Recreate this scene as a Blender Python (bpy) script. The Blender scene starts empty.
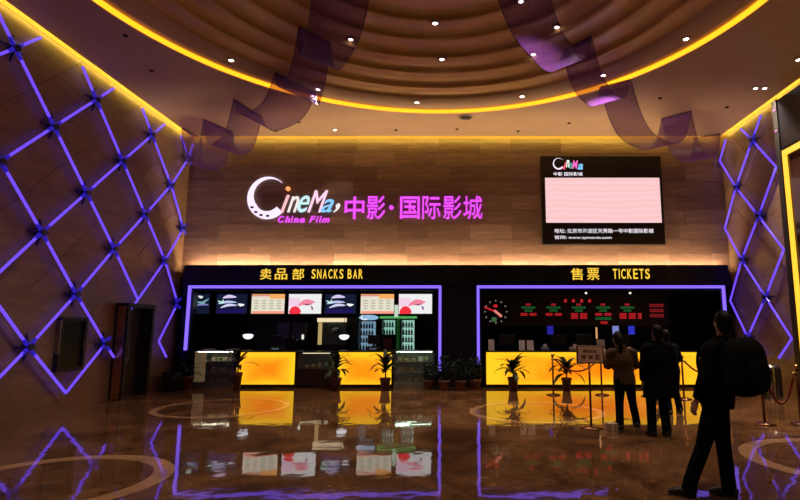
import bpy, bmesh, math, random
from mathutils import Vector, Matrix, Quaternion
random.seed(7)
PI = math.pi
S = bpy.context.scene
C = S.collection

# ------------------------------------------------------------------ camera
EYE, FPX, TILT = 1.6, 530.0, math.atan(78 / 530.0)
cd = bpy.data.cameras.new('camera')
cd.sensor_width = 36.0
cd.lens = 36.0 * FPX / 800.0
cd.shift_x = -56.0 / 800.0
cam = bpy.data.objects.new('camera', cd)
cam.location = (0, 0, EYE)
cam.rotation_euler = (PI / 2 + TILT, 0, 0)
cd.clip_end = 200
C.objects.link(cam)
S.camera = cam

# ------------------------------------------------------------------ world, exposure
w = bpy.data.worlds.new('world')
S.world = w
w.use_nodes = True
w.node_tree.nodes['Background'].inputs[0].default_value = (1.0, 0.62, 0.42, 1)
w.node_tree.nodes['Background'].inputs[1].default_value = 0.02
S.view_settings.view_transform = 'Standard'
S.view_settings.look = 'None'
S.view_settings.gamma = 1
S.view_settings.exposure = 0.0
S.view_settings.use_curve_mapping = False

# ------------------------------------------------------------------ helpers
def tag(o, label=None, cat=None, group=None, kind=None):
    if label: o['label'] = label
    if cat: o['category'] = cat
    if group: o['group'] = group
    if kind: o['kind'] = kind
    return o

def thing(name, label, cat, loc=(0, 0, 0), group=None):
    o = bpy.data.objects.new(name, None)
    o.empty_display_size = 0.1
    C.objects.link(o)
    o.location = loc
    return tag(o, label, cat, group)

def link(name, me, m=None, parent=None):
    o = bpy.data.objects.new(name, me)
    C.objects.link(o)
    if m is not None and not me.materials:
        me.materials.append(m)
    if parent is not None:
        o.parent = parent
        if parent.type == 'EMPTY':
            o.matrix_parent_inverse = Matrix.Translation(-Vector(parent.location))
    return o

def obj(name, bm, m=None, parent=None, smooth=False):
    me = bpy.data.meshes.new(name)
    if smooth:
        for f in bm.faces: f.smooth = True
    bmesh.ops.recalc_face_normals(bm, faces=bm.faces[:])
    bm.to_mesh(me)
    bm.free()
    return link(name, me, m, parent)

def copy_tree(o, loc, label=None):
    c = o.copy(); C.objects.link(c); c.location = loc
    if label: c['label'] = label
    for ch in list(o.children):
        d = ch.copy(); C.objects.link(d); d.parent = c
        d.matrix_parent_inverse = ch.matrix_parent_inverse.copy()
        for g in list(ch.children):
            e = g.copy(); C.objects.link(e); e.parent = d
            e.matrix_parent_inverse = g.matrix_parent_inverse.copy()
    return c

def B(): return bmesh.new()

def box(bm, x0, x1, y0, y1, z0, z1, bevel=0.0):
    r = bmesh.ops.create_cube(bm, size=1)
    vs = r['verts']
    for v in vs:
        v.co = Vector(((x0 + x1) / 2 + v.co.x * (x1 - x0), (y0 + y1) / 2 + v.co.y * (y1 - y0), (z0 + z1) / 2 + v.co.z * (z1 - z0)))
    if bevel > 0:
        es = list({e for v in vs for e in v.link_edges})
        bmesh.ops.bevel(bm, geom=es, offset=bevel, segments=2, affect='EDGES', profile=0.5)
    return bm

def bx(*a, bevel=0.0): return box(B(), *a, bevel=bevel)

def tube(bm, p0, p1, r, seg=10, r1=None, cap=True):
    p0, p1 = Vector(p0), Vector(p1)
    d = p1 - p0
    q = d.to_track_quat('Z', 'Y').to_matrix().to_4x4()
    bmesh.ops.create_cone(bm, cap_ends=cap, segments=seg, radius1=r, radius2=r if r1 is None else r1, depth=d.length,
                          matrix=Matrix.Translation((p0 + p1) / 2) @ q)
    return bm

def sphere(bm, c, r, sub=2):
    rr = r if isinstance(r, (tuple, list)) else (r, r, r)
    bmesh.ops.create_icosphere(bm, subdivisions=sub, radius=1, matrix=Matrix.Translation(c) @ Matrix.Diagonal((*rr, 1)))
    return bm

def lathe(bm, prof, c=(0, 0, 0), seg=32, a0=0.0, a1=2 * PI):
    n = seg if abs(a1 - a0 - 2 * PI) < 1e-6 else seg + 1
    cols = []
    for i in range(n):
        a = a0 + (a1 - a0) * i / seg
        cols.append([bm.verts.new((c[0] + r * math.sin(a), c[1] + r * math.cos(a), c[2] + z)) for r, z in prof])
    closed = n == seg
    for i in range(seg):
        A, D = cols[i], cols[(i + 1) % n]
        for j in range(len(prof) - 1):
            try: bm.faces.new((A[j], A[j + 1], D[j + 1], D[j]))
            except ValueError: pass
    bmesh.ops.remove_doubles(bm, verts=bm.verts[:], dist=1e-5)
    return bm

def crom(pts, n=6):
    P = [Vector(p) for p in pts]
    if len(P) < 3: return P
    out = []
    for i in range(len(P) - 1):
        p0 = P[i - 1] if i else P[0] * 2 - P[1]
        p1, p2 = P[i], P[i + 1]
        p3 = P[i + 2] if i + 2 < len(P) else P[-1] * 2 - P[-2]
        for k in range(n):
            t = k / n
            out.append(0.5 * ((2 * p1) + (p2 - p0) * t + (2 * p0 - 5 * p1 + 4 * p2 - p3) * t * t + (3 * p1 - p0 - 3 * p2 + p3) * t ** 3))
    out.append(P[-1])
    return out

def loft(bm, pts, rad, lat=(1, 0, 0), n=5, seg=14):
    """smooth tube of elliptical rings; rad entries r or (r_lateral, r_other)"""
    R = [r if isinstance(r, (tuple, list)) else (r, r) for r in rad]
    if len(pts) > 2:
        P = crom(pts, n)
        RR = crom([(a, b, 0) for a, b in R], n)
    else:
        P = [Vector(p) for p in pts]; RR = [Vector((a, b, 0)) for a, b in R]
    lat = Vector(lat).normalized()
    rings = []
    for i, p in enumerate(P):
        t = (P[min(i + 1, len(P) - 1)] - P[max(i - 1, 0)]).normalized()
        a = lat - t * t.dot(lat)
        if a.length < 1e-3: a = t.orthogonal()
        a.normalize(); b = t.cross(a)
        rings.append([bm.verts.new(p + a * RR[i].x * math.cos(2 * PI * k / seg) + b * RR[i].y * math.sin(2 * PI * k / seg)) for k in range(seg)])
    for i in range(len(rings) - 1):
        for k in range(seg):
            bm.faces.new((rings[i][k], rings[i][(k + 1) % seg], rings[i + 1][(k + 1) % seg], rings[i + 1][k]))
    bm.faces.new(rings[0][::-1]); bm.faces.new(rings[-1])
    return bm

def evalmesh(o):
    dg = bpy.context.evaluated_depsgraph_get()
    return bpy.data.meshes.new_from_object(o.evaluated_get(dg))

def remesh(bm, voxel, it=4):
    me = bpy.data.meshes.new('tmp')
    bmesh.ops.recalc_face_normals(bm, faces=bm.faces[:])
    bm.to_mesh(me); bm.free()
    o = bpy.data.objects.new('tmp', me); C.objects.link(o)
    m = o.modifiers.new('r', 'REMESH'); m.mode = 'VOXEL'; m.voxel_size = voxel; m.use_smooth_shade = True
    if it:
        s = o.modifiers.new('s', 'SMOOTH'); s.iterations = it; s.factor = 0.5
    out = evalmesh(o)
    bpy.data.objects.remove(o); bpy.data.meshes.remove(me)
    out.materials.clear()
    return out

# ------------------------------------------------------------------ materials
MATS = {}
def mat(name, col, rough=0.6, metal=0.0, emit=None, strength=0.0, var=0.12, scale=6.0, bump=0.0, ior=1.45, stretch=(1, 1, 1), alpha=None):
    if name in MATS: return MATS[name]
    m = bpy.data.materials.new(name); m.use_nodes = True
    nt = m.node_tree; p = nt.nodes['Principled BSDF']
    p.inputs['Roughness'].default_value = rough
    p.inputs['Metallic'].default_value = metal
    p.inputs['IOR'].default_value = ior
    c = (*col, 1)
    if var > 0:
        tc = nt.nodes.new('ShaderNodeTexCoord'); mp = nt.nodes.new('ShaderNodeMapping'); no = nt.nodes.new('ShaderNodeTexNoise'); rp = nt.nodes.new('ShaderNodeValToRGB')
        mp.inputs['Scale'].default_value = stretch
        no.inputs['Scale'].default_value = scale; no.inputs['Detail'].default_value = 4
        nt.links.new(tc.outputs['Object'], mp.inputs[0]); nt.links.new(mp.outputs[0], no.inputs['Vector']); nt.links.new(no.outputs['Fac'], rp.inputs[0])
        rp.color_ramp.elements[0].position = 0.3; rp.color_ramp.elements[1].position = 0.7
        rp.color_ramp.elements[0].color = tuple(min(1, x * (1 - var)) for x in col) + (1,)
        rp.color_ramp.elements[1].color = tuple(min(1, x * (1 + var)) for x in col) + (1,)
        nt.links.new(rp.outputs[0], p.inputs['Base Color'])
        if bump > 0:
            bp = nt.nodes.new('ShaderNodeBump'); bp.inputs['Strength'].default_value = bump; bp.inputs['Distance'].default_value = 0.02
            nt.links.new(no.outputs['Fac'], bp.inputs['Height']); nt.links.new(bp.outputs[0], p.inputs['Normal'])
    else:
        p.inputs['Base Color'].default_value = c
    if emit:
        p.inputs['Emission Color'].default_value = (*emit, 1)
        p.inputs['Emission Strength'].default_value = strength
    if alpha is not None: p.inputs['Alpha'].default_value = alpha
    MATS[name] = m
    return m

def glow(name, col, strength):
    return mat(name, (0.02, 0.02, 0.02), 0.5, emit=col, strength=strength, var=0.0)

def glass(name, tint=(0.8, 0.9, 0.88), alpha=0.18):
    m = mat(name, tint, 0.03, var=0.0, alpha=alpha)
    return m

def panel_mat(name, cols, rough, vein=0.35, stretch=(1, 1, 8), scale=3.0):
    """stone / timber-look cladding: a tone per object plus grain"""
    m = bpy.data.materials.new(name); m.use_nodes = True
    nt = m.node_tree; p = nt.nodes['Principled BSDF']; p.inputs['Roughness'].default_value = rough
    oi = nt.nodes.new('ShaderNodeObjectInfo'); rp = nt.nodes.new('ShaderNodeValToRGB')
    el = rp.color_ramp.elements
    while len(el) < len(cols): el.new(0.5)
    for i, c in enumerate(cols):
        el[i].position = i / (len(cols) - 1); el[i].color = (*c, 1)
    nt.links.new(oi.outputs['Random'], rp.inputs[0])
    tc = nt.nodes.new('ShaderNodeTexCoord'); mp = nt.nodes.new('ShaderNodeMapping'); mp.inputs['Scale'].default_value = stretch
    no = nt.nodes.new('ShaderNodeTexNoise'); no.inputs['Scale'].default_value = scale; no.inputs['Detail'].default_value = 6
    nt.links.new(tc.outputs['Object'], mp.inputs[0]); nt.links.new(mp.outputs[0], no.inputs['Vector'])
    mr = nt.nodes.new('ShaderNodeMapRange'); mr.inputs[1].default_value = 0.3; mr.inputs[2].default_value = 0.7
    mr.inputs[3].default_value = 1 - vein; mr.inputs[4].default_value = 1 + vein * 0.6
    nt.links.new(no.outputs['Fac'], mr.inputs[0])
    mx = nt.nodes.new('ShaderNodeMix'); mx.data_type = 'RGBA'; mx.blend_type = 'MULTIPLY'; mx.inputs[0].default_value = 1
    nt.links.new(rp.outputs[0], mx.inputs[6]); nt.links.new(mr.outputs[0], mx.inputs[7])
    nt.links.new(mx.outputs[2], p.inputs['Base Color'])
    return m

YEL = (1.0, 0.36, 0.010)
M_black = mat('black_gloss', (0.006, 0.006, 0.009), 0.30, var=0.2)
M_dark = mat('dark_matt', (0.012, 0.010, 0.010), 0.55)
M_darkwood = mat('dark_wood', (0.03, 0.016, 0.010), 0.35, scale=4, stretch=(1, 1, 6), var=0.3)
M_steel = mat('steel', (0.35, 0.34, 0.33), 0.25, metal=1)
M_brass = mat('brass', (0.55, 0.32, 0.10), 0.28, metal=1)
M_white = mat('white_plastic', (0.7, 0.68, 0.64), 0.45, var=0.05)
M_neon = glow('neon_violet', (0.15, 0.065, 1.0), 1.25)
M_neon2 = glow('neon_frame_violet', (0.20, 0.11, 1.0), 1.5)
M_cove = glow('cove_yellow', (1.0, 0.74, 0.10), 24.0)
M_lining = mat('cove_lining', (0.36, 0.22, 0.10), 0.7, var=0.05)
M_ring = glow('ring_yellow', YEL, 2.2)
M_uplight = glow('uplight_warm', (1.0, 0.70, 0.36), 125.0)
M_lamp = glow('lamp_white', (1.0, 0.88, 0.76), 14.0)
M_gold = glow('gold_letter', (1.0, 0.62, 0.05), 1.1)
M_magenta = glow('magenta_letter', (0.75, 0.07, 0.85), 1.25)
M_pot = mat('terracotta', (0.15, 0.045, 0.02), 0.4, var=0.25)
M_soil = mat('soil', (0.02, 0.012, 0.008), 0.9)
M_leaf = mat('leaf_green', (0.018, 0.04, 0.012), 0.5, var=0.35)
M_stem = mat('stem', (0.06, 0.04, 0.02), 0.7)

# ------------------------------------------------------------------ ROOM
XW, YB, YF, H = 7.8, 15.0, 14.68, 7.12        # side walls, back wall, shop front, ceiling
DX, DY, DR = -0.44, 7.24, 5.785               # ceiling dome

# floor: polished brown marble
def floor_mat():
    m = bpy.data.materials.new('polished_marble'); m.use_nodes = True
    nt = m.node_tree; p = nt.nodes['Principled BSDF']; L = nt.links.new
    tc = nt.nodes.new('ShaderNodeTexCoord')
    n1 = nt.nodes.new('ShaderNodeTexNoise'); n1.inputs['Scale'].default_value = 0.7; n1.inputs['Detail'].default_value = 7; n1.inputs['Distortion'].default_value = 1.6
    n2 = nt.nodes.new('ShaderNodeTexNoise'); n2.inputs['Scale'].default_value = 5.0; n2.inputs['Detail'].default_value = 6; n2.inputs['Distortion'].default_value = 2.5
    L(tc.outputs['Object'], n1.inputs['Vector']); L(tc.outputs['Object'], n2.inputs['Vector'])
    r1 = nt.nodes.new('ShaderNodeValToRGB'); e = r1.color_ramp.elements
    e[0].position = 0.32; e[0].color = (0.075, 0.033, 0.015, 1); e[1].position = 0.68; e[1].color = (0.235, 0.118, 0.056, 1)
    r2 = nt.nodes.new('ShaderNodeValToRGB'); e = r2.color_ramp.elements
    e[0].position = 0.35; e[0].color = (0.6, 0.6, 0.6, 1); e[1].position = 0.62; e[1].color = (1.15, 1.1, 1.05, 1)
    L(n1.outputs['Fac'], r1.inputs[0]); L(n2.outputs['Fac'], r2.inputs[0])
    mx = nt.nodes.new('ShaderNodeMix'); mx.data_type = 'RGBA'; mx.blend_type = 'MULTIPLY'; mx.inputs[0].default_value = 1
    L(r1.outputs[0], mx.inputs[6]); L(r2.outputs[0], mx.inputs[7]); L(mx.outputs[2], p.inputs['Base Color'])
    p.inputs['Roughness'].default_value = 0.04
    p.inputs['IOR'].default_value = 1.75
    n3 = nt.nodes.new('ShaderNodeTexNoise'); n3.inputs['Scale'].default_value = 2.2; n3.inputs['Detail'].default_value = 2
    L(tc.outputs['Object'], n3.inputs['Vector'])
    bp = nt.nodes.new('ShaderNodeBump'); bp.inputs['Strength'].default_value = 0.05; bp.inputs['Distance'].default_value = 0.05
    L(n3.outputs['Fac'], bp.inputs['Height']); L(bp.outputs[0], p.inputs['Normal'])
    return m
floor = tag(obj('floor', bx(-8.3, 8.3, -5, 17.4, -0.12, 0), floor_mat()), 'polished brown marble lobby floor with inlaid cream rings', 'floor', kind='structure')
M_cream = mat('cream_marble', (0.42, 0.24, 0.13), 0.05, var=0.2, scale=3, ior=1.7)
for cx, cy, R, wd in ((-4.30, 5.85, 1.2, 0.21), (4.92, 6.75, 1.32, 0.22), (1.55, 10.6, 1.3, 0.14), (-4.75, 11.15, 1.32, 0.14)):
    obj('inlay_ring', lathe(B(), [(R - wd, -0.01), (R - wd, 0.003), (R, 0.003), (R, -0.01)], (cx, cy, 0), 72), M_cream, floor)

# ceiling with a round opening
M_ceil = mat('ceiling_paint', (0.52, 0.36, 0.235), 0.55, var=0.04, scale=2)
def ceiling_bm():
    bm = B()
    x0, x1, y0, y1 = -XW + 0.13, XW - 0.13, -5, YB - 0.24
    A = [2 * PI * i / 144 for i in range(144)]
    for cx, cy in ((x0, y0), (x0, y1), (x1, y0), (x1, y1)): A.append(math.atan2(cx - DX, cy - DY) % (2 * PI))
    A = sorted(set(round(a, 6) for a in A))
    inner, outer, top = [], [], []
    for a in A:
        s, c = math.sin(a), math.cos(a)
        t = min(((x1 - DX) / s if s > 0 else (x0 - DX) / s) if abs(s) > 1e-9 else 1e9, ((y1 - DY) / c if c > 0 else (y0 - DY) / c) if abs(c) > 1e-9 else 1e9)
        inner.append(bm.verts.new((DX + DR * s, DY + DR * c, H))); outer.append(bm.verts.new((DX + t * s, DY + t * c, H)))
        top.append(bm.verts.new((DX + DR * s, DY + DR * c, H + 0.09)))
    n = len(A)
    for i in range(n):
        j = (i + 1) % n
        bm.faces.new((inner[i], inner[j], outer[j], outer[i])); bm.faces.new((inner[i], top[i], top[j], inner[j]))
    return bm
ceiling = tag(obj('ceiling', ceiling_bm(), M_ceil), 'tan painted ceiling with large round stepped recess', 'ceiling', kind='structure')
obj('ring_soffit', lathe(B(), [(DR, 0.05), (5.06, 0.03), (5.06, 0.10)], (DX, DY, H), 144), M_ceil, ceiling, True)
M_dome = mat('bronze_lacquer', (0.62, 0.39, 0.13), 0.30, var=0.10, scale=1.5, ior=1.55)
RINGS = []
r0, z0 = 5.06, 0.06
DOME = [(5.785, H + 0.05), (5.06, H + 0.03)]
for tr, rise in ((0.42, 0.06), (0.50, 0.12), (0.50, 0.11), (0.52, 0.12), (0.52, 0.11), (0.55, 0.12), (0.55, 0.11)):
    prof = [(r0, z0), (r0 - 0.01, z0 + rise * 0.55), (r0 - 0.035, z0 + rise * 0.85), (r0 - 0.09, z0 + rise), (r0 - tr * 0.45, z0 + rise + 0.012), (r0 - tr + 0.12, z0 + rise - 0.005), (r0 - tr + 0.03, z0 + rise - 0.02), (r0 - tr, z0 + rise)]
    obj('step_ring', lathe(B(), prof, (DX, DY, H), 144), M_dome, ceiling, True)
    DOME += [(r0 - 0.06, H + z0 + rise), (r0 - tr, H + z0 + rise - 0.005)]
    r0 -= tr; z0 += rise
obj('dome_cap', lathe(B(), [(r0, z0), (r0 - 0.1, z0 + 0.1), (0.001, z0 + 0.16)], (DX, DY, H), 96), M_dome, ceiling, True)

def ceil_z(x, y):
    r = math.hypot(x - DX, y - DY)
    if r >= DR: return H
    for (ra, za), (rb, zb) in zip(DOME, DOME[1:]):
        if rb <= r <= ra: return za + (zb - za) * (ra - r) / max(ra - rb, 1e-6)
    return DOME[-1][1]

# back wall: base slab plus staggered timber-look stone panels
M_slab = mat('wall_slab', (0.10, 0.055, 0.032), 0.7)
wall_back = tag(obj('wall_back', bx(-XW - 0.3, XW + 0.3, YB + 0.02, YB + 0.2, 2.9, H + 0.2), M_slab), 'back wall clad in brown timber-look panels', 'wall', kind='structure')
M_panel = panel_mat('timber_stone', [(0.17, 0.098, 0.078), (0.22, 0.132, 0.104), (0.295, 0.185, 0.148), (0.195, 0.113, 0.088), (0.245, 0.150, 0.122)], 0.38, 0.38, (0.6, 1, 9), 2.2)
def panel_mesh(wd, ht):
    me = bpy.data.meshes.new('panel'); bm = bx(-wd / 2, wd / 2, 0, 0.03, -ht / 2, ht / 2, bevel=0.0); bm.to_mesh(me); bm.free(); me.materials.append(M_panel); return me
PM = {}
rows = 9; z_lo = 3.28; rh = (H - z_lo) / rows
for j in range(rows):
    x = -XW
    off = random.choice((0.4, 0.7, 1.0, 1.2))
    while x < XW - 0.01:
        wd = off if x == -XW else random.choice((0.9, 1.2, 1.2, 1.5))
        wd = min(wd, XW - x)
        if XW - x - wd < 0.3: wd = XW - x
        key = round(wd, 3)
        if key not in PM: PM[key] = panel_mesh(wd - 0.006, rh - 0.006)
        o = link('panel', PM[key], None, wall_back)
        o.location = (x + wd / 2, YB - 0.012 + random.uniform(-0.003, 0.003), z_lo + rh * (j + 0.5))
        x += wd

# side walls: slab plus diagonal stone tiles, cut at the wall's edges
M_sidetile = panel_mat('side_stone', [(0.20, 0.118, 0.074), (0.235, 0.142, 0.09), (0.22, 0.13, 0.08), (0.255, 0.156, 0.10)], 0.42, 0.22, (1, 1, 5), 2.0)
def clip(poly, ax, lim, keep_less):
    out = []
    for i in range(len(poly)):
        a, b = poly[i], poly[(i + 1) % len(poly)]
        ia = (a[ax] <= lim) == keep_less or a[ax] == lim
        ib = (b[ax] <= lim) == keep_less or b[ax] == lim
        if ia: out.append(a)
        if ia != ib:
            t = (lim - a[ax]) / (b[ax] - a[ax]); out.append((a[0] + (b[0] - a[0]) * t, a[1] + (b[1] - a[1]) * t))
    return out
def side_wall(name, sx, label):
    slab = tag(obj(name, bx(*sorted((sx * (XW + 0.02), sx * (XW + 0.2))), -5, YB + 0.02, 0, H + 0.2), mat('side_slab', (0.17, 0.10, 0.062), 0.5, var=0.15, scale=1.5)), label, 'wall', kind='structure')
    a = 1.03   # half diagonal of a tile
    y_lo, y_hi = 7.4, YB
    for i in range(-2, 12):
        for j in range(-1, 9):
            if (i + j) % 2: continue
            cy, cz = 8.65 + 1.055 * i + 0.0, 6.44 - 1.03 * j
            # each diamond cell is split in two long tiles
            P = [(cy - 1.055, cz), (cy, cz - a), (cy + 1.055, cz), (cy, cz + a)]
            mid = lambda p, q: ((p[0] + q[0]) / 2, (p[1] + q[1]) / 2)
            for quad in ([P[0], P[1], mid(P[1], P[2]), mid(P[3], P[0])], [mid(P[3], P[0]), mid(P[1], P[2]), P[2], P[3]]):
                gx = sum(p[0] for p in quad) / 4; gz = sum(p[1] for p in quad) / 4
                q = [(gx + (p[0] - gx) * 0.994, gz + (p[1] - gz) * 0.994) for p in quad]
                for ax, lim, less in ((0, y_lo, False), (0, y_hi, True), (1, 0.0, False), (1, H + 0.12, True)):
                    if len(q) > 2: q = clip(q, ax, lim, less)
                if len(q) < 3: continue
                ar = 0.5 * abs(sum(q[k][0] * q[(k + 1) % len(q)][1] - q[(k + 1) % len(q)][0] * q[k][1] for k in range(len(q))))
                if ar < 0.02: continue
                bm = B()
                d = random.uniform(0, 0.003)
                cx0 = sum(p[0] for p in q) / len(q); cz0 = sum(p[1] for p in q) / len(q)
                f = [bm.verts.new((sx * (XW - d) , p[0], p[1])) for p in q]; g = [bm.verts.new((sx * (XW + 0.025), p[0], p[1])) for p in q]
                bm.faces.new(f); bm.faces.new(g[::-1])
                for k in range(len(q)): bm.faces.new((f[k], g[k], g[(k + 1) % len(q)], f[(k + 1) % len(q)]))
                obj('tile', bm, M_sidetile, slab)
    return slab
wall_left = side_wall('wall_left', -1, 'left lobby wall in diagonal brown stone tiles')
wall_right = side_wall('wall_right', 1, 'right lobby wall in diagonal brown stone tiles')

# shop shell behind the front
M_shop = mat('shop_dark', (0.010, 0.009, 0.011), 0.5)
tag(obj('wall_shop_back', bx(-8.3, 8.3, 17.0, 17.15, 0, 3.3), M_shop), 'dark rear wall inside the snack bar and ticket office', 'wall', kind='structure')
tag(obj('wall_shop_left', bx(-8.3, -8.12, 15.0, 17.0, 0, 3.0), M_shop), 'dark side wall inside the snack bar', 'wall', kind='structure')
tag(obj('wall_shop_right', bx(8.0, 8.3, 15.0, 17.0, 0, 3.0), M_shop), 'dark side wall inside the ticket office', 'wall', kind='structure')
tag(obj('ceiling_shop', bx(-8.3, 8.3, YF + 0.3, 17.0, 2.92, 3.0), M_shop), 'dark ceiling of the snack bar and ticket office', 'ceiling', kind='structure')
tag(obj('wall_pillar', box(bx(-0.40, 0.57, YF + 0.06, 15.5, 0, 2.75), 0.075, 0.085, YF + 0.052, YF + 0.07, 0, 2.75), M_black), 'black gloss pillar between snack bar and ticket office', 'wall', kind='structure')
tag(obj('wall_jamb_left', box(bx(-7.58, -7.44, YF + 0.06, 15.3, 0, 2.75), -8.2, -7.58, YB + 0.02, 15.3, 0, 2.89), M_black), 'black jamb left of the snack bar', 'wall', kind='structure')
tag(obj('wall_jamb_right', box(bx(7.47, 7.58, YF + 0.06, 15.3, 0, 2.75), 7.58, 8.2, YB + 0.02, 15.3, 0, 2.89), M_black), 'black jamb right of the ticket office', 'wall', kind='structure')

# fascia board above both shops
fas = thing('fascia_board', 'long black gloss fascia board over both shop openings', 'fascia', (0, YF, 2.76))
for i in range(9):
    xa = -7.56 + 15.12 / 9 * i
    obj('fascia_panel', bx(xa + 0.004, xa + 15.12 / 9 - 0.004, YF, YF + 0.04, 2.76, 3.34), M_black, fas)
obj('fascia_box', bx(-7.6, 7.6, YF + 0.055, YB - 0.02, 2.76, 3.20), M_dark, fas)
obj('fascia_backing', bx(-7.6, 7.6, YF + 0.04, YF + 0.055, 2.76, 3.335), M_dark, fas)
up = tag(obj('uplight_strip', bx(-7.5, 7.5, YF + 0.10, YF + 0.16, 3.205, 3.225), M_uplight), 'warm light strip hidden on top of the black fascia', 'strip light')

# ceiling cove lights
def cove(led, linings, base, label):
    """a slot between ceiling and wall: the strip sits behind the ceiling's edge, the lining glows"""
    t = thing('cove_light', label, 'cove light', base)
    obj('led_strip', bx(*led), M_cove, t)
    for l in linings: obj('lining', bx(*l), M_lining, t)
for sx, side in ((-1, 'left'), (1, 'right')):
    q = lambda a, b: tuple(sorted((sx * a, sx * b)))
    cove((*q(XW - 0.13, XW - 0.115), -5, YB - 0.24, H + 0.012, H + 0.05), [(*q(XW - 0.012, XW - 0.004), -5, YB - 0.02, H - 0.01, H + 0.13), (*q(XW - 0.15, XW - 0.012), -5, YB - 0.02, H + 0.12, H + 0.13)],
         (sx * XW, 5, H), 'yellow glowing light slot along the top of the %s lattice wall' % side)
cove((-XW + 0.15, XW - 0.15, YB - 0.235, YB - 0.22, H + 0.012, H + 0.05), [(-XW + 0.012, XW - 0.012, YB - 0.03, YB - 0.022, H - 0.01, H + 0.13), (-XW + 0.15, XW - 0.15, YB - 0.25, YB - 0.03, H + 0.12, H + 0.13)],
     (0, YB, H), 'yellow glowing light slot along the top of the sign wall')
tag(obj('ring_light', lathe(B(), [(DR - 0.04, 0.045), (DR - 0.04, -0.025), (DR + 0.035, -0.025), (DR + 0.035, -0.001), (DR, -0.001)], (DX, DY, H), 160), M_ring),
    'large glowing yellow ring around the stepped ceiling recess', 'ring light')

# ------------------------------------------------------------------ neon lattices on the side walls
M_clamp = mat('clamp_dark_blue', (0.012, 0.010, 0.10), 0.35)
M_sleeve = mat('sleeve_blue_glow', (0.02, 0.015, 0.3), 0.3, emit=(0.02, 0.01, 0.42), strength=0.8, var=0)  # neon's blue glow around the nodes, put into the sleeve colour as emission
def lattice(sx, segs, nodes, label, base):
    t = thing('neon_lattice', label, 'neon light', base)
    X = sx * (XW - 0.10)
    for (ya, za), (yb, zb) in segs:
        bm = B(); tube(bm, (X, ya, za), (X, yb, zb), 0.025, 8)
        obj('neon_tube', bm, M_neon, t, True)
    for y, z in nodes:
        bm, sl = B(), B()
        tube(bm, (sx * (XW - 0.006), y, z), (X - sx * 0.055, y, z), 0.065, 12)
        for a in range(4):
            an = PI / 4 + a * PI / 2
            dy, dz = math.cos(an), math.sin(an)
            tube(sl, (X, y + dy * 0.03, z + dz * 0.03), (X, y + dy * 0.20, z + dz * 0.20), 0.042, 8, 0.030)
            an += PI / 4
            dy, dz = math.cos(an), math.sin(an)
            tube(bm, (X + sx * 0.03, y + dy * 0.04, z + dz * 0.04), (X + sx * 0.07, y + dy * 0.25, z + dz * 0.25), 0.038, 6, 0.014)
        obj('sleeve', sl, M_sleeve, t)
        obj('clamp', bm, M_clamp, t)
    return t
ZS = [6.44, 5.42, 4.39, 3.36, 2.28, 1.26, 0.33]
def NL(i, j): return (8.65 + 1.055 * i if i < 6 else 14.72, ZS[j])
segs, nodes = [], []
for j in range(7):
    for i in range(-2, 7):
        if (i + j) % 2: continue
        y, z = NL(i, j)
        if j < 6 and not (j == 5 and i >= 1 and i not in (1, 3)):
            for di in (-1, 1):
                if i + di > 6 or i + di < -2: continue
                if j == 5 and i == 3 and di == 1: continue
                if j == 4 and i == 4: continue
                segs.append((NL(i, j), NL(i + di, j + 1)))
        if j == 0:
            for di in (-1, 1):
                segs.append(((y, z), (y + di * 0.5 if y + di * 0.5 < 14.9 else 14.9, z + 0.49)))
        if j < 6 and (i, j) not in ((4, 4), (5, 5)): nodes.append((y, z))
segs.append(((12.87, 2.28), (12.45, 1.86 + 0.02))); segs.append((NL(5, 5), (14.35, 0.84))); segs.append((NL(3, 5), (12.15, 0.95)))
segs = [s for s in segs if not (s[0] == NL(3, 5) and s[1] == NL(4, 6))]
lattice(-1, segs, nodes, 'violet neon tube lattice on the left wall above the dark doorway', (-XW, 11.8, 0.3))
ZR = [6.43, 5.43, 4.42, 3.42, 2.36, 1.36, 0.6]
def NR(i, j): return (15.0 - 0.905 * i if i else 14.93, ZR[j])
YR = {0: 14.93, 1: 14.18, 2: 13.22, 3: 12.32, 4: 11.4}
def NR(i, j): return (YR[i], ZR[j])
segs, nodes = [], []
for j in range(6):
    for i in range(0, 4):
        if (i + j) % 2: continue
        for di in (-1, 1):
            if not 0 <= i + di <= 3: continue
            if j == 5:
                f = 0.62; a, b = NR(i, j), NR(i + di, j + 1)
                if i == 1 and di == -1: continue
                segs.append((a, (a[0] + (b[0] - a[0]) * f, a[1] + (b[1] - a[1]) * f)))
            else: segs.append((NR(i, j), NR(i + di, j + 1)))
        if j == 0:
            for di in (-1, 1):
                if i == 0 and di == -1: continue
                segs.append((NR(i, 0), (YR[i] - di * 0.48, ZR[0] + 0.49) if i else (YR[0] - 0.42, ZR[0] + 0.49)))
        if 0 < i < 3: nodes.append(NR(i, j))
segs = [s for s in segs if s[1][0] < 14.96]
lattice(1, segs, nodes, 'violet neon tube lattice on the right wall beside the gold framed portal', (XW, 13.6, 0.3))

# ------------------------------------------------------------------ text
def glyph_mesh(s, depth=0.02, bold=0.0, shear=0.0):
    cu = bpy.data.curves.new('glyph', 'FONT'); cu.body = s; cu.extrude = depth; cu.offset = bold; cu.shear = shear; cu.resolution_u = 4
    cu.fill_mode = 'BOTH'
    o = bpy.data.objects.new('glyph', cu); C.objects.link(o)
    me = evalmesh(o); bpy.data.objects.remove(o); bpy.data.curves.remove(cu)
    me.materials.clear()
    return me

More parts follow.
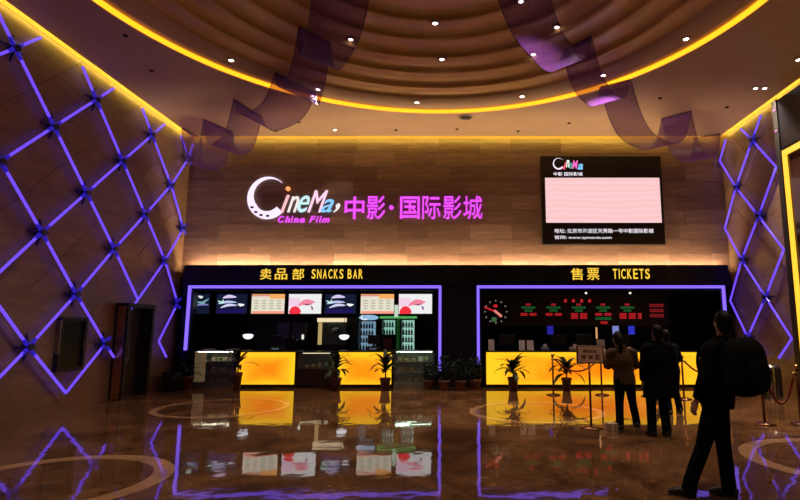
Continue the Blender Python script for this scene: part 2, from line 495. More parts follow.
def put_text(name, s, x0, x1, z0, z1, y, m, parent, depth=0.02, bold=0.012, shear=0.0, fit=True):
    """writes s on a plane facing -Y, fitted to the box"""
    me = glyph_mesh(s, 0.5, bold, shear)
    if not me.vertices: return None
    xs = [v.co.x for v in me.vertices]; ys = [v.co.y for v in me.vertices]
    ax, bx_, ay, by = min(xs), max(xs), min(ys), max(ys)
    for v in me.vertices:
        u = (v.co.x - ax) / (bx_ - ax); t = (v.co.y - ay) / max(by - ay, 1e-6); d = v.co.z
        v.co = Vector((x0 + (x1 - x0) * u, y - depth * (d + 0.5), z0 + (z1 - z0) * t))
    me.flip_normals() if False else None
    return link(name, me, m, parent)

# ------------------------------------------------------------------ cinema sign on the back wall
YS = YB - 0.02
def crescent(bm, cx, cz, rx, rz, y0, y1, a0, a1, tmax, n=40, bias=0.6):
    F, K = [], []
    for i in range(n + 1):
        u = i / n; a = math.radians(a0 + (a1 - a0) * u)
        th = tmax * (0.06 + 0.94 * min(1, u / bias) ** 1.2)
        for ring, lst in ((1.0, F), (1.0 - th, K)):
            lst.append((cx + rx * ring * math.cos(a), cz + rz * ring * math.sin(a)))
    vf = [[bm.verts.new((x, yy, z)) for x, z in L] for L in (F, K) for yy in (y0, y1)]
    of, ob, kf, kb = vf
    for i in range(n):
        bm.faces.new((of[i], of[i + 1], kf[i + 1], kf[i])); bm.faces.new((ob[i], ob[i + 1], kb[i + 1], kb[i]))
        bm.faces.new((of[i], of[i + 1], ob[i + 1], ob[i])); bm.faces.new((kf[i], kf[i + 1], kb[i + 1], kb[i]))
    bm.faces.new((of[0], ob[0], kb[0], kf[0])); bm.faces.new((of[n], ob[n], kb[n], kf[n]))
    return bm
G = lambda n, c, s: glow(n, c, s)
def logo(parent, x, z, s, y, dep, cjk=None):
    """crescent C + inema script; x,z lower-left of the logo, s its width"""
    u = s / 2.68
    obj('crescent', crescent(B(), x + 0.60 * u, z + 0.66 * u, 0.58 * u, 0.62 * u, y - dep, y, 48, 318, 0.36), G('logo_white', (0.92, 0.78, 1.0), 1.15), parent)
    for k, a in enumerate((212, 232, 252, 274)):
        aa = math.radians(a); px, pz = x + (0.60 + 0.50 * math.cos(aa)) * u, z + (0.66 + 0.535 * math.sin(aa)) * u
        obj('film_hole', bx(px - 0.045 * u, px + 0.045 * u, y - dep - 0.008, y - dep + 0.01, pz - 0.03 * u, pz + 0.03 * u), mat('logo_hole', (0.03, 0.01, 0.08), 0.5), parent)
    L = [('ı', 0.98, 1.22, 0.22, 0.80, G('logo_pink', (1.0, 0.55, 0.62), 1.0)), ('n', 1.18, 1.50, 0.24, 0.76, G('logo_cream', (0.95, 0.85, 0.85), 1.0)),
         ('e', 1.47, 1.80, 0.24, 0.78, G('logo_cyan', (0.60, 0.92, 0.95), 1.0)), ('M', 1.76, 2.32, 0.24, 0.95, G('logo_rose', (1.0, 0.66, 0.85), 1.05)),
         ('a', 2.14, 2.50, 0.24, 0.66, G('logo_blue', (0.25, 0.60, 1.0), 1.05)), (',', 2.50, 2.68, 0.24, 0.52, G('logo_cream', (0.95, 0.85, 0.85), 1.0))]
    for ch, xa, xb, za, zb, m in L:
        put_text('letter', ch, x + xa * u, x + xb * u, z + za * u, z + (za + (zb - za) * 0.9) * u, y, m, parent, dep, 0.0, 0.5)
    bm = B(); tube(bm, (x + 1.17 * u, y - dep, z + 0.93 * u), (x + 1.17 * u, y, z + 0.93 * u), 0.065 * u, 14)
    obj('dot', bm, G('logo_orange', (1.0, 0.38, 0.12), 1.1), parent)
sg = thing('cinema_logo_sign', 'illuminated crescent and script cinema logo on the panelled wall', 'sign', (-4.7, YS, 4.6))
logo(sg, -6.05, 4.66, 2.70, YS, 0.06)
for ch, xa, xb in [('C', -5.12, -4.94), ('h', -4.92, -4.78), ('i', -4.76, -4.69), ('n', -4.67, -4.53), ('a', -4.51, -4.35), ('F', -4.22, -4.04), ('i', -4.03, -3.96), ('l', -3.94, -3.87), ('m', -3.86, -3.64)]:
    hgt = 0.19 if ch in 'ChFil' else 0.13
    put_text('small_letter', ch, xa, xb, 4.60, 4.60 + hgt, YS, M_magenta, sg, 0.05, 0.02, 0.3)
sg2 = thing('cinema_name_sign', 'magenta illuminated Chinese lettering on the panelled wall', 'sign', (-1.2, YS, 4.7))
for ch, xa, xb, za, zb in [('中', -3.22, -2.62, 4.70, 5.36), ('影', -2.54, -1.98, 4.70, 5.38), ('·', -1.86, -1.72, 4.98, 5.10), ('国', -1.52, -0.92, 4.71, 5.36), ('际', -0.84, -0.28, 4.70, 5.37), ('影', -0.20, 0.36, 4.70, 5.38), ('城', 0.42, 1.00, 4.70, 5.38)]:
    xa, xb = -3.21 + (xa + 3.22) * 0.94, -3.21 + (xb + 3.22) * 0.94
    put_text('letter', ch, xa, xb, za, zb, YS, M_magenta, sg2, 0.06, 0.010 if ch in '中国·' else 0.004)

# fascia lettering
s1 = thing('snack_bar_sign', 'gold SNACKS BAR lettering with Chinese characters on the fascia', 'sign', (-4, YF, 2.92))
for ch, xa, xb in [('卖', -5.44, -5.13), ('品', -5.03, -4.69), ('部', -4.55, -4.22)]:
    put_text('character', ch, xa, xb, 2.93, 3.24, YF, M_gold, s1, 0.02, 0.005)
def run(s, x0, x1, z0, z1, parent, m, y, gapw=0.5):
    W = {'I': 0.4, ' ': 0.5, 'M': 1.2, 'N': 1.05}
    ws = [W.get(c, 1.0) for c in s]; k = (x1 - x0) / sum(ws); x = x0
    for c, wd in zip(s, ws):
        if c != ' ': put_text('letter', c, x + 0.03, x + wd * k - 0.015, z0, z1, y, m, parent, 0.02, 0.01)
        x += wd * k
run('SNACKS BAR', -4.04, -2.58, 2.955, 3.22, s1, M_gold, YF)
s2 = thing('ticket_sign', 'gold TICKETS lettering with Chinese characters on the fascia', 'sign', (4.3, YF, 2.92))
for ch, xa, xb in [('售', 3.19, 3.53), ('票', 3.64, 3.98)]:
    put_text('character', ch, xa, xb, 2.92, 3.25, YF, M_gold, s2, 0.02, 0.005)
run('TICKETS', 4.33, 5.40, 2.95, 3.23, s2, M_gold, YF)

# neon frames round the two shop openings
def neon_frame(x0, x1, zl, zr, label):
    t = thing('neon_border_light', label, 'neon light', ((x0 + x1) / 2, YF, 2.72))
    y = YF + 0.0
    obj('neon_tube', bx(x0 - 0.036, x1 + 0.036, y - 0.05, y + 0.03, 2.69, 2.765, bevel=0.015), M_neon2, t)
    obj('neon_tube', bx(x0 - 0.036, x0 + 0.036, y - 0.05, y + 0.03, zl, 2.69, bevel=0.015), M_neon2, t)
    obj('neon_tube', bx(x1 - 0.036, x1 + 0.036, y - 0.05, y + 0.03, zr, 2.69, bevel=0.015), M_neon2, t)
    obj('backing', bx(x0 - 0.09, x1 + 0.09, y + 0.03, y + 0.06, 2.62, 2.77), M_black, t)
    obj('backing', bx(x0 - 0.09, x0 + 0.09, y + 0.03, y + 0.06, 0.1, 2.62), M_black, t)
    obj('backing', bx(x1 - 0.09, x1 + 0.09, y + 0.03, y + 0.06, 0.1, 2.62), M_black, t)
neon_frame(-7.37, -0.44, 1.0, 0.45, 'violet neon frame around the snack bar opening')
neon_frame(0.61, 7.40, 0.60, 2.05, 'violet neon frame around the ticket office opening')

# ------------------------------------------------------------------ big LED screen
sc = thing('led_screen', 'large black LED display with pink picture on the panelled wall', 'screen', (4.2, YB - 0.03, 3.94))
ys = YB - 0.16
obj('housing', bx(2.46, 5.95, ys, YB - 0.02, 3.94, 6.55, bevel=0.02), mat('screen_black', (0.010, 0.006, 0.005), 0.4), sc)
def pink_mat():
    m = bpy.data.materials.new('pink_display'); m.use_nodes = True; nt = m.node_tree; p = nt.nodes['Principled BSDF']
    p.inputs['Base Color'].default_value = (0.02, 0.02, 0.02, 1)
    tc = nt.nodes.new('ShaderNodeTexCoord'); wv = nt.nodes.new('ShaderNodeTexWave'); wv.wave_type = 'BANDS'; wv.bands_direction = 'Z'
    wv.inputs['Scale'].default_value = 2.0; wv.inputs['Distortion'].default_value = 5.0; wv.inputs['Detail'].default_value = 1; wv.inputs['Detail Scale'].default_value = 0.4
    nt.links.new(tc.outputs['Object'], wv.inputs['Vector'])
    r = nt.nodes.new('ShaderNodeValToRGB'); e = r.color_ramp.elements
    e[0].color = (1.0, 0.58, 0.585, 1); e[1].color = (1.0, 0.64, 0.66, 1)
    nt.links.new(wv.outputs['Fac'], r.inputs[0]); nt.links.new(r.outputs[0], p.inputs['Emission Color']); p.inputs['Emission Strength'].default_value = 0.97
    return m
obj('display', bx(2.57, 5.87, ys - 0.008, ys + 0.01, 4.57, 5.89), pink_mat(), sc)
M_scw = glow('screen_white', (0.95, 0.9, 1.0), 1.0)
def mini_logo(parent, x, z, s, y):
    u = s / 1.0
    obj('crescent', crescent(B(), x + 0.2 * u, z + 0.42 * u, 0.19 * u, 0.2 * u, y - 0.006, y, 40, 325, 0.25, 24), M_scw, parent)
    for nm, ch, xa, xb, za, zb, c in [('letter', 'i', 0.34, 0.46, 0.22, 0.48, (1.0, 0.12, 0.2)), ('letter', 'n', 0.44, 0.56, 0.30, 0.55, (0.9, 1, 0.9)), ('letter', 'e', 0.54, 0.66, 0.25, 0.46, (0.1, 0.35, 0.3)),
                                       ('letter', 'M', 0.64, 0.84, 0.25, 0.54, (1.0, 0.15, 0.6)), ('letter', 'a', 0.82, 1.0, 0.22, 0.42, (0.2, 0.65, 1.0))]:
        put_text(nm, ch, x + xa * u, x + xb * u, z + za * u, z + zb * u, y, glow('mini_' + ch, c, 1.0), parent, 0.006, 0.03, 0.3)
mini_logo(sc, 2.80, 5.94, 0.88, ys)
obj('crescent_tail', crescent(B(), 2.976, 6.31, 0.168, 0.177, ys - 0.008, ys - 0.001, 200, 325, 0.3, 16), G('logo_rose', (1, 0.66, 0.85), 1), sc)
put_text('text_line', '中影 国际影城', 2.82, 3.66, 5.95, 6.06, ys, M_scw, sc, 0.006, 0.008)
put_text('text_line', '地址: 北京市海淀区天秀路一号中影国际影城', 2.80, 5.62, 4.27, 4.40, ys, M_scw, sc, 0.006, 0.008)
put_text('text_line', '官网: www.zymovie.com', 2.80, 4.42, 4.08, 4.20, ys, M_scw, sc, 0.006, 0.008)

# ------------------------------------------------------------------ snack bar
M_lit = None
def lit_panel_mat():
    m = bpy.data.materials.new('lit_onyx'); m.use_nodes = True; nt = m.node_tree; p = nt.nodes['Principled BSDF']
    p.inputs['Base Color'].default_value = (0.3, 0.12, 0.01, 1); p.inputs['Roughness'].default_value = 0.25
    # tubes run round the rim of each panel, so the stone glows yellower there than at its middle
    L = nt.links.new
    tc = nt.nodes.new('ShaderNodeTexCoord'); no = nt.nodes.new('ShaderNodeTexNoise'); no.inputs['Scale'].default_value = 2.2; no.inputs['Detail'].default_value = 5
    L(tc.outputs['Object'], no.inputs['Vector'])
    sp = nt.nodes.new('ShaderNodeSeparateXYZ'); L(tc.outputs['Generated'], sp.inputs[0])
    def mth(op, a, b=None):
        n = nt.nodes.new('ShaderNodeMath'); n.operation = op
        for i, v in enumerate((a, b)):
            if v is None: continue
            if isinstance(v, (int, float)): n.inputs[i].default_value = v
            else: L(v, n.inputs[i])
        return n.outputs[0]
    ex = mth('MULTIPLY', mth('ABSOLUTE', mth('SUBTRACT', sp.outputs[0], 0.5)), 2.0)
    ez = mth('MULTIPLY', mth('ABSOLUTE', mth('SUBTRACT', sp.outputs[2], 0.45)), 1.9)
    rim = mth('MAXIMUM', mth('POWER', ex, 2.0), mth('POWER', ez, 2.0))
    v = mth('ADD', mth('MULTIPLY', rim, 0.75), mth('MULTIPLY', no.outputs['Fac'], 0.45))
    r = nt.nodes.new('ShaderNodeValToRGB'); e = r.color_ramp.elements
    e[0].position = 0.22; e[0].color = (1.0, 0.22, 0.003, 1); e[1].position = 0.85; e[1].color = (1.0, 0.56, 0.015, 1)
    L(v, r.inputs[0]); L(r.outputs[0], p.inputs['Emission Color']); p.inputs['Emission Strength'].default_value = 1.15
    return m
M_lit = lit_panel_mat()
YC = YF + 0.02
def lit_counter(x0, x1, label, depth=0.6):
    t = thing('service_counter', label, 'counter', ((x0 + x1) / 2, YC + 0.3, 0))
    obj('body', bx(x0, x1, YC + 0.03, YC + depth, 0.07, 0.93), M_darkwood, t)
    obj('plinth', bx(x0 + 0.02, x1 - 0.02, YC + 0.06, YC + depth, 0, 0.07), M_dark, t)
    obj('lit_panel', bx(x0 + 0.025, x1 - 0.025, YC, YC + 0.03, 0.09, 0.945, bevel=0.006), M_lit, t)
    obj('worktop', bx(x0 - 0.01, x1 + 0.01, YC - 0.02, YC + depth + 0.02, 0.95, 0.985, bevel=0.006), M_black, t)
    return t
lit_counter(-5.98, -4.36, 'glowing amber counter below the white menu boards of the snack bar')
lit_counter(-3.27, -1.73, 'glowing amber counter between two bushy plants at the snack bar')
M_glass = glass('case_glass', (0.5, 0.6, 0.58), 0.08)
M_caselamp = glow('case_lamp', (1.0, 0.92, 0.65), 7.0)
M_shelf = mat('shelf_grey', (0.16, 0.15, 0.12), 0.4)
def glass_case(x0, x1, label, lit, foods):
    t = thing('display_case', label, 'display case', ((x0 + x1) / 2, YC + 0.3, 0))
    y0, y1 = YC, YC + 0.6
    obj('base', bx(x0, x1, y0, y1, 0, 0.14), M_shelf, t)
    obj('back', bx(x0, x1, y1 - 0.03, y1, 0.14, 0.98), mat('case_back', (0.10, 0.11, 0.08), 0.5), t)
    obj('top', bx(x0, x1, y0, y1, 0.97, 1.0), M_steel, t)
    for z in (0.40, 0.68): obj('shelf', bx(x0 + 0.03, x1 - 0.03, y0 + 0.06, y1 - 0.04, z, z + 0.015), M_shelf, t)
    obj('front_glass', bx(x0 + 0.02, x1 - 0.02, y0, y0 + 0.012, 0.14, 0.97), M_glass, t)
    for xa in (x0, x1 - 0.025): obj('corner_post', bx(xa, xa + 0.025, y0, y0 + 0.025, 0.14, 0.97), M_steel, t)
    obj('lamp', bx(x0 + 0.06, x1 - 0.06, y0 + 0.05, y0 + 0.09, 0.945, 0.965), lit, t)
    return t
glass_case(-7.12, -6.05, 'glass snack display case at the left end of the snack bar', M_caselamp, 0)
glass_case(-1.69, -0.60, 'green tinted glass display case beside the black pillar', glow('case_lamp_green', (0.65, 1.0, 0.72), 9.0), 0)
# goods in the cases: cups and packets one by one
FOOD = [((0.32, 0.20, 0.08), 'tan'), ((0.25, 0.30, 0.12), 'olive'), ((0.4, 0.36, 0.3), 'cream'), ((0.18, 0.09, 0.05), 'brown')]
def packets(x0, x1, zs, where):
    for z in zs:
        x = x0
        while x < x1:
            col, nm = random.choice(FOOD)
            wd = random.uniform(0.08, 0.14); h = random.uniform(0.09, 0.16)
            bm = bx(x, x + wd, YC + 0.16, YC + 0.30, z, z + h * 0.82, bevel=0.012)
            o = tag(obj('snack_box', bm, mat('food_' + nm, col, 0.5)), 'small %s snack packet on a shelf of the %s' % (nm, where), 'packet', 'snack packets in the %s' % where)
            x += wd + random.uniform(0.03, 0.09)
obj('pale_panel', bx(-7.10, -6.80, YC - 0.012, YC - 0.001, 0.16, 0.95), mat('pale_panel', (0.5, 0.42, 0.24), 0.5, emit=(0.5, 0.38, 0.18), strength=0.12), [o for o in C.objects if o.name == 'display_case'][0])  # pale front panel; faint emission stands for the lit look of the case
packets(-6.72, -6.2, (0.155, 0.416, 0.696), 'left glass case')
packets(-1.6, -0.8, (0.155, 0.416, 0.696), 'green tinted glass case')
# middle chilled display
t = thing('chilled_counter', 'dark chilled display counter between the two amber snack counters', 'counter', (-3.83, YC + 0.3, 0))
obj('body', bx(-4.34, -3.29, YC + 0.02, YC + 0.6, 0.05, 0.50), M_darkwood, t)
obj('plinth', bx(-4.3, -3.33, YC + 0.06, YC + 0.6, 0, 0.05), M_dark, t)
obj('back', bx(-4.34, -3.29, YC + 0.5, YC + 0.6, 0.5, 0.93), M_dark, t)
obj('side', bx(-4.34, -4.31, YC + 0.02, YC + 0.5, 0.5, 0.93), M_darkwood, t); obj('side', bx(-3.32, -3.29, YC + 0.02, YC + 0.5, 0.5, 0.93), M_darkwood, t)
obj('worktop', bx(-4.35, -3.28, YC, YC + 0.62, 0.93, 0.965), M_black, t)
obj('front_glass', bx(-4.31, -3.32, YC + 0.02, YC + 0.03, 0.5, 0.93), M_glass, t)
obj('lamp', bx(-4.2, -3.45, YC + 0.08, YC + 0.11, 0.905, 0.925), glow('case_lamp_dim', (1.0, 0.85, 0.55), 1.2), t)
for k, (xa, c, nm) in enumerate([(-4.18, (0.4, 0.28, 0.1), 'tan'), (-4.0, (0.45, 0.3, 0.16), 'golden'), (-3.82, (0.4, 0.38, 0.22), 'cream'), (-3.63, (0.2, 0.42, 0.22), 'green')]):
    bm = B(); lathe(bm, [(0.001, 0), (0.05, 0), (0.075, 0.05 + 0.02 * k), (0.07, 0.07 + 0.02 * k), (0.03, 0.10 + 0.025 * k), (0.001, 0.11 + 0.025 * k)], (xa + 0.07, YC + 0.2, 0.5), 16)
    tag(obj('snack_cup', bm, mat('cup_' + nm, c, 0.5), None, True), '%s snack cup inside the dark chilled counter' % nm, 'cup')

# menu screens above the snack bar
M_menuframe = mat('menu_frame', (0.01, 0.01, 0.012), 0.4)
YM = 16.2
def menu(x0, x1, kind, label, z0=2.03, z1=2.625):
    t = thing('menu_screen', label, 'screen', ((x0 + x1) / 2, YM, z0), 'menu screens over the snack bar')
    obj('housing', bx(x0 - 0.03, x1 + 0.03, YM, YM + 0.08, z0 - 0.03, z1 + 0.03), M_menuframe, t)
    for xx in (x0 + 0.2, x1 - 0.2): obj('bracket', bx(xx - 0.015, xx + 0.015, YM + 0.03, YM + 0.05, z1 + 0.03, 2.92), M_menuframe, t)
    y = YM - 0.003; W, Hh = x1 - x0, z1 - z0
    def q(nm, u0, u1, v0, v1, c, s=1.0, d=0.004):
        obj(nm, bx(x0 + W * u0, x0 + W * u1, y - d, y + 0.003, z0 + Hh * v0, z0 + Hh * v1), glow('mn_%02d%02d%02d_%d' % (c[0] * 99, c[1] * 99, c[2] * 99, s * 10), c, s), t)
    def stroke(nm, pts, wd, c, s=1.0):
        bm = B(); P = crom([(x0 + W * u, y - 0.006, z0 + Hh * v) for u, v in pts], 5)
        prev = None
        for i, p in enumerate(P):
            tt = (P[min(i + 1, len(P) - 1)] - P[max(i - 1, 0)]).normalized(); nn = Vector((-tt.z, 0, tt.x)); k = wd * math.sin(PI * (0.08 + 0.84 * i / (len(P) - 1)))
            a, b = bm.verts.new(p + nn * k), bm.verts.new(p - nn * k)
            if prev: bm.faces.new((prev[0], a, b, prev[1]))
            prev = (a, b)
        obj(nm, bm, glow('st_%02d%02d%02d_%d' % (c[0] * 99, c[1] * 99, c[2] * 99, s * 10), c, s), t)
    if kind == 'logo':
        q('display', 0, 1, 0, 1, (0.005, 0.004, 0.028), 1.0)
        stroke('swoosh', [(0.04, 0.66), (0.18, 0.56), (0.22, 0.72)], 0.035, (0.5, 0.85, 0.7))
        stroke('swoosh', [(0.2, 0.8), (0.4, 0.88), (0.64, 0.84)], 0.05, (0.7, 0.6, 0.9))
        stroke('swoosh', [(0.06, 0.5), (0.35, 0.6), (0.66, 0.58)], 0.035, (0.55, 0.6, 0.95))
        stroke('swoosh', [(0.14, 0.3), (0.4, 0.44), (0.68, 0.42)], 0.04, (0.65, 0.65, 0.9))
        stroke('swoosh', [(0.7, 0.5), (0.8, 0.44), (0.92, 0.46)], 0.04, (0.95, 0.95, 1.0))
        q('glow_band', 0.05, 0.9, 0.04, 0.24, (0.012, 0.006, 0.10), 1.0, 0.005)
    elif kind == 'half':
        q('display', 0, 1, 0, 1, (0.006, 0.010, 0.03), 1.0)
        stroke('swoosh', [(0.35, 0.9), (0.5, 0.84), (0.62, 0.86)], 0.04, (0.7, 0.8, 0.75))
        stroke('swoosh', [(0.3, 0.6), (0.6, 0.56), (0.95, 0.76)], 0.035, (0.2, 0.4, 0.42))
        stroke('swoosh', [(0.3, 0.42), (0.6, 0.48), (0.95, 0.44)], 0.035, (0.22, 0.22, 0.5))
    elif kind == 'menu':
        q('display', 0, 1, 0, 1, (0.80, 0.74, 0.60), 1.0)
        q('banner', 0, 1, 0.88, 1, (0.75, 0.30, 0.18), 1.0, 0.005); q('banner_orange', 0.55, 1, 0.76, 1, (0.95, 0.42, 0.12), 1.0, 0.006)
        q('footer', 0.02, 1, 0.0, 0.13, (0.95, 0.35, 0.24), 1.0, 0.005)
        for r in range(4):
            for c in range(4): q('menu_entry', 0.08 + 0.23 * c, 0.08 + 0.23 * c + 0.13, 0.24 + 0.13 * r, 0.30 + 0.13 * r, (0.42, 0.46, 0.34), 1.0, 0.005)
    else:
        q('display', 0, 1, 0, 1, (0.86, 0.86, 0.86), 1.0)
        q('tint', 0, 0.35, 0.35, 0.8, (0.9, 0.62, 0.80), 1.0, 0.005)
        stroke('red_bloom', [(0.03, 0.04), (0.2, 0.18), (0.38, 0.06)], 0.12, (0.9, 0.03, 0.05))
        stroke('pink_ribbon', [(0.3, 0.42), (0.52, 0.6), (0.8, 0.58)], 0.075, (0.9, 0.25, 0.35))
        stroke('dark_ribbon', [(0.4, 0.52), (0.55, 0.46), (0.72, 0.5)], 0.025, (0.35, 0.05, 0.15))
        stroke('tail', [(0.68, 0.4), (0.73, 0.28), (0.72, 0.18)], 0.03, (0.3, 0.1, 0.3))
menu(-8.05, -7.50, 'half', 'dark narrow screen in the left corner of the snack bar')
menu(-7.29, -6.36, 'logo', 'dark blue logo screen next to the narrow corner screen')
menu(-6.22, -5.22, 'menu', 'cream and orange menu board above the left amber counter')
menu(-5.09, -4.10, 'pink', 'white screen with red bloom in the middle of the menu row')
menu(-3.99, -3.04, 'logo', 'dark blue logo screen above the cream light bar')
menu(-2.90, -1.89, 'menu', 'cream and orange menu board above the tall blue fridge')
menu(-1.74, -0.73, 'pink', 'white screen with red bloom above the green lit coolers')

# back bar of the snack bar and what stands there
bb = thing('back_bar', 'long dark back bar behind the snack counters', 'counter', (-4.4, 16.5, 0))
obj('body', bx(-7.9, -0.6, 16.25, 16.95, 0.08, 0.86), M_dark, bb); obj('plinth', bx(-7.9, -0.6, 16.3, 16.95, 0, 0.08), M_dark, bb)
obj('worktop', bx(-7.9, -0.6, 16.2, 16.95, 0.86, 0.9), M_black, bb)
def fridge(x0, x1, z0, z1, y0, cols, head, label):
    t = thing('drinks_fridge', label, 'fridge', ((x0 + x1) / 2, y0 + 0.3, z0))
    obj('cabinet', box(box(box(bx(x0, x0 + 0.03, y0, y0 + 0.5, z0, z1), x1 - 0.03, x1, y0, y0 + 0.5, z0, z1), x0, x1, y0 + 0.46, y0 + 0.5, z0, z1), x0, x1, y0, y0 + 0.5, z0, z0 + 0.04), M_dark, t)
    obj('light_back', bx(x0 + 0.03, x1 - 0.03, y0 + 0.44, y0 + 0.46, z0 + 0.04, z1 - 0.02), glow('fr_%s' % label[:8], cols, 0.8), t)
    obj('header', bx(x0, x1, y0 - 0.02, y0 + 0.5, z1, z1 + 0.02), M_dark, t)
    n = max(2, int((z1 - z0) / 0.2))
    for k in range(1, n):
        zz = z0 + 0.04 + (z1 - z0 - 0.06) * k / n
        obj('shelf', bx(x0 + 0.03, x1 - 0.03, y0 + 0.03, y0 + 0.44, zz, zz + 0.012), M_shelf, t)
    obj('door', bx(x0 + 0.01, x1 - 0.01, y0 - 0.012, y0, z0 + 0.02, z1 - 0.01), M_glass, t)
    return t, n
BC = {(0.05, 0.1, 0.25): 'dark blue', (0.3, 0.35, 0.4): 'pale grey', (0.3, 0.05, 0.05): 'dark red', (0.1, 0.35, 0.5): 'blue', (0.4, 0.5, 0.3): 'yellow green', (0.25, 0.45, 0.4): 'teal', (0.5, 0.55, 0.5): 'whitish'}
def bottles(x0, x1, z0, z1, n, y0, c, label, grp):
    for k in range(n):
        zz = z0 + 0.04 + (z1 - z0 - 0.06) * k / n + 0.012
        if k == 0: zz = z0 + 0.04
        hh = (z1 - z0 - 0.06) / n - 0.04
        m = int((x1 - x0 - 0.1) / 0.085)
        for i in range(m):
            xx = x0 + 0.085 + i * 0.085
            cc = c[(i + k) % len(c)]
            bm = lathe(B(), [(0.001, 0), (0.03, 0), (0.032, hh * 0.55), (0.013, hh * 0.78), (0.013, hh * 0.95), (0.001, hh * 0.95)], (xx, y0 + 0.14, zz), 10)
            tag(obj('drink_bottle', bm, mat('bot_%d%d%d' % tuple(int(v * 99) for v in cc), cc, 0.3), None, True), label.replace('small drink bottle', '%s drink bottle on the %s shelf' % (BC[cc], ['bottom', 'second', 'third', 'fourth', 'fifth'][k])), 'bottle', grp)
f, n = fridge(-3.0, -2.42, 0.9, 1.82, 16.35, (0.25, 0.45, 0.62), 0, 'blue lit drinks fridge below the second cream menu board')
bottles(-3.0, -2.42, 0.9, 1.82, n, 16.35, [(0.05, 0.1, 0.25), (0.3, 0.35, 0.4), (0.3, 0.05, 0.05)], 'small drink bottle behind the door of the blue lit fridge', 'bottles in the blue lit fridge')
t = thing('fridge_sign', 'glowing blue white oval sign on top of the blue lit fridge', 'sign', (-2.7, 16.4, 1.84))
obj('sign_body', sphere(B(), (-2.68, 16.4, 1.915), (0.30, 0.05, 0.085), 3), glow('oval_blue', (0.30, 0.55, 0.80), 0.9), t, True)
obj('sign_text', crescent(B(), -2.80, 1.925, 0.11, 0.09, 16.33, 16.36, 40, 330, 0.28, 20), M_scw, t)
obj('sign_stand', bx(-2.73, -2.63, 16.38, 16.42, 1.836, 1.86), M_dark, t)
f, n = fridge(-2.29, -1.83, 1.36, 1.86, 16.35, (0.35, 0.75, 0.62), 0, 'small green lit cooler standing on a red box')
bottles(-2.29, -1.83, 1.36, 1.86, n, 16.35, [(0.1, 0.35, 0.5), (0.4, 0.5, 0.3)], 'small drink bottle in the small green lit cooler', 'bottles in the small green cooler')
t = thing('cooler_stand', 'dark stand with red front panel under the small green cooler', 'stand', (-2.06, 16.6, 0.9))
obj('stand_body', bx(-2.27, -1.85, 16.37, 16.8, 0.9, 1.355), M_dark, t); obj('red_panel', bx(-2.20, -1.95, 16.355, 16.37, 0.93, 1.3), mat('red_panel', (0.30, 0.06, 0.07), 0.5), t)
f, n = fridge(-1.70, -1.24, 0.9, 1.86, 16.35, (0.45, 0.85, 0.70), 0, 'tall green lit cooler beside the green canopy post')
bottles(-1.70, -1.24, 0.9, 1.86, n, 16.35, [(0.25, 0.45, 0.4), (0.5, 0.55, 0.5)], 'small drink bottle in the tall green lit cooler', 'bottles in the tall green cooler')
t = thing('canopy_light', 'green glowing canopy bar with white post above the coolers', 'light', (-1.77, 16.3, 1.9))
obj('canopy_bar', bx(-2.33, -1.2, 16.28, 16.5, 1.89, 1.955, bevel=0.02), glow('canopy_green', (0.10, 0.50, 0.12), 0.8), t)
obj('white_post', bx(-1.86, -1.75, 16.1, 16.16, 1.93, 2.29), glow('post_white', (0.70, 0.85, 0.68), 0.8), t)
obj('green_post', bx(-1.81, -1.72, 16.3, 16.36, 0.9, 1.89), mat('canopy_green_paint', (0.03, 0.16, 0.05), 0.4, emit=(0.05, 0.4, 0.08), strength=0.08), t)
# popcorn machine with lit top and side
t = thing('popcorn_machine', 'popcorn machine with cream lit top bar and post', 'popcorn machine', (-3.8, 16.55, 0.9))
obj('base', bx(-4.25, -3.35, 16.35, 16.85, 0.9, 1.08), M_dark, t)
obj('roof', bx(-4.25, -3.33, 16.33, 16.85, 1.91, 1.97), M_dark, t)
obj('light_bar', bx(-4.23, -3.34, 16.30, 16.34, 1.78, 1.90), glow('bar_cream', (1.0, 0.82, 0.52), 0.9), t)
obj('lit_post', bx(-4.20, -4.09, 16.33, 16.37, 1.10, 1.77), glow('post_cream', (0.75, 0.56, 0.22), 0.6), t)
obj('back', bx(-4.2, -3.36, 16.8, 16.84, 1.08, 1.78), M_dark, t)
obj('glass', bx(-4.08, -3.36, 16.35, 16.36, 1.08, 1.77), M_glass, t)
obj('post', bx(-3.40, -3.36, 16.33, 16.37, 1.08, 1.78), M_steel, t)
obj('kettle', lathe(B(), [(0.001, 0), (0.10, 0), (0.14, 0.10), (0.14, 0.2), (0.001, 0.22)], (-3.72, 16.6, 1.42), 16), M_steel, t, True)
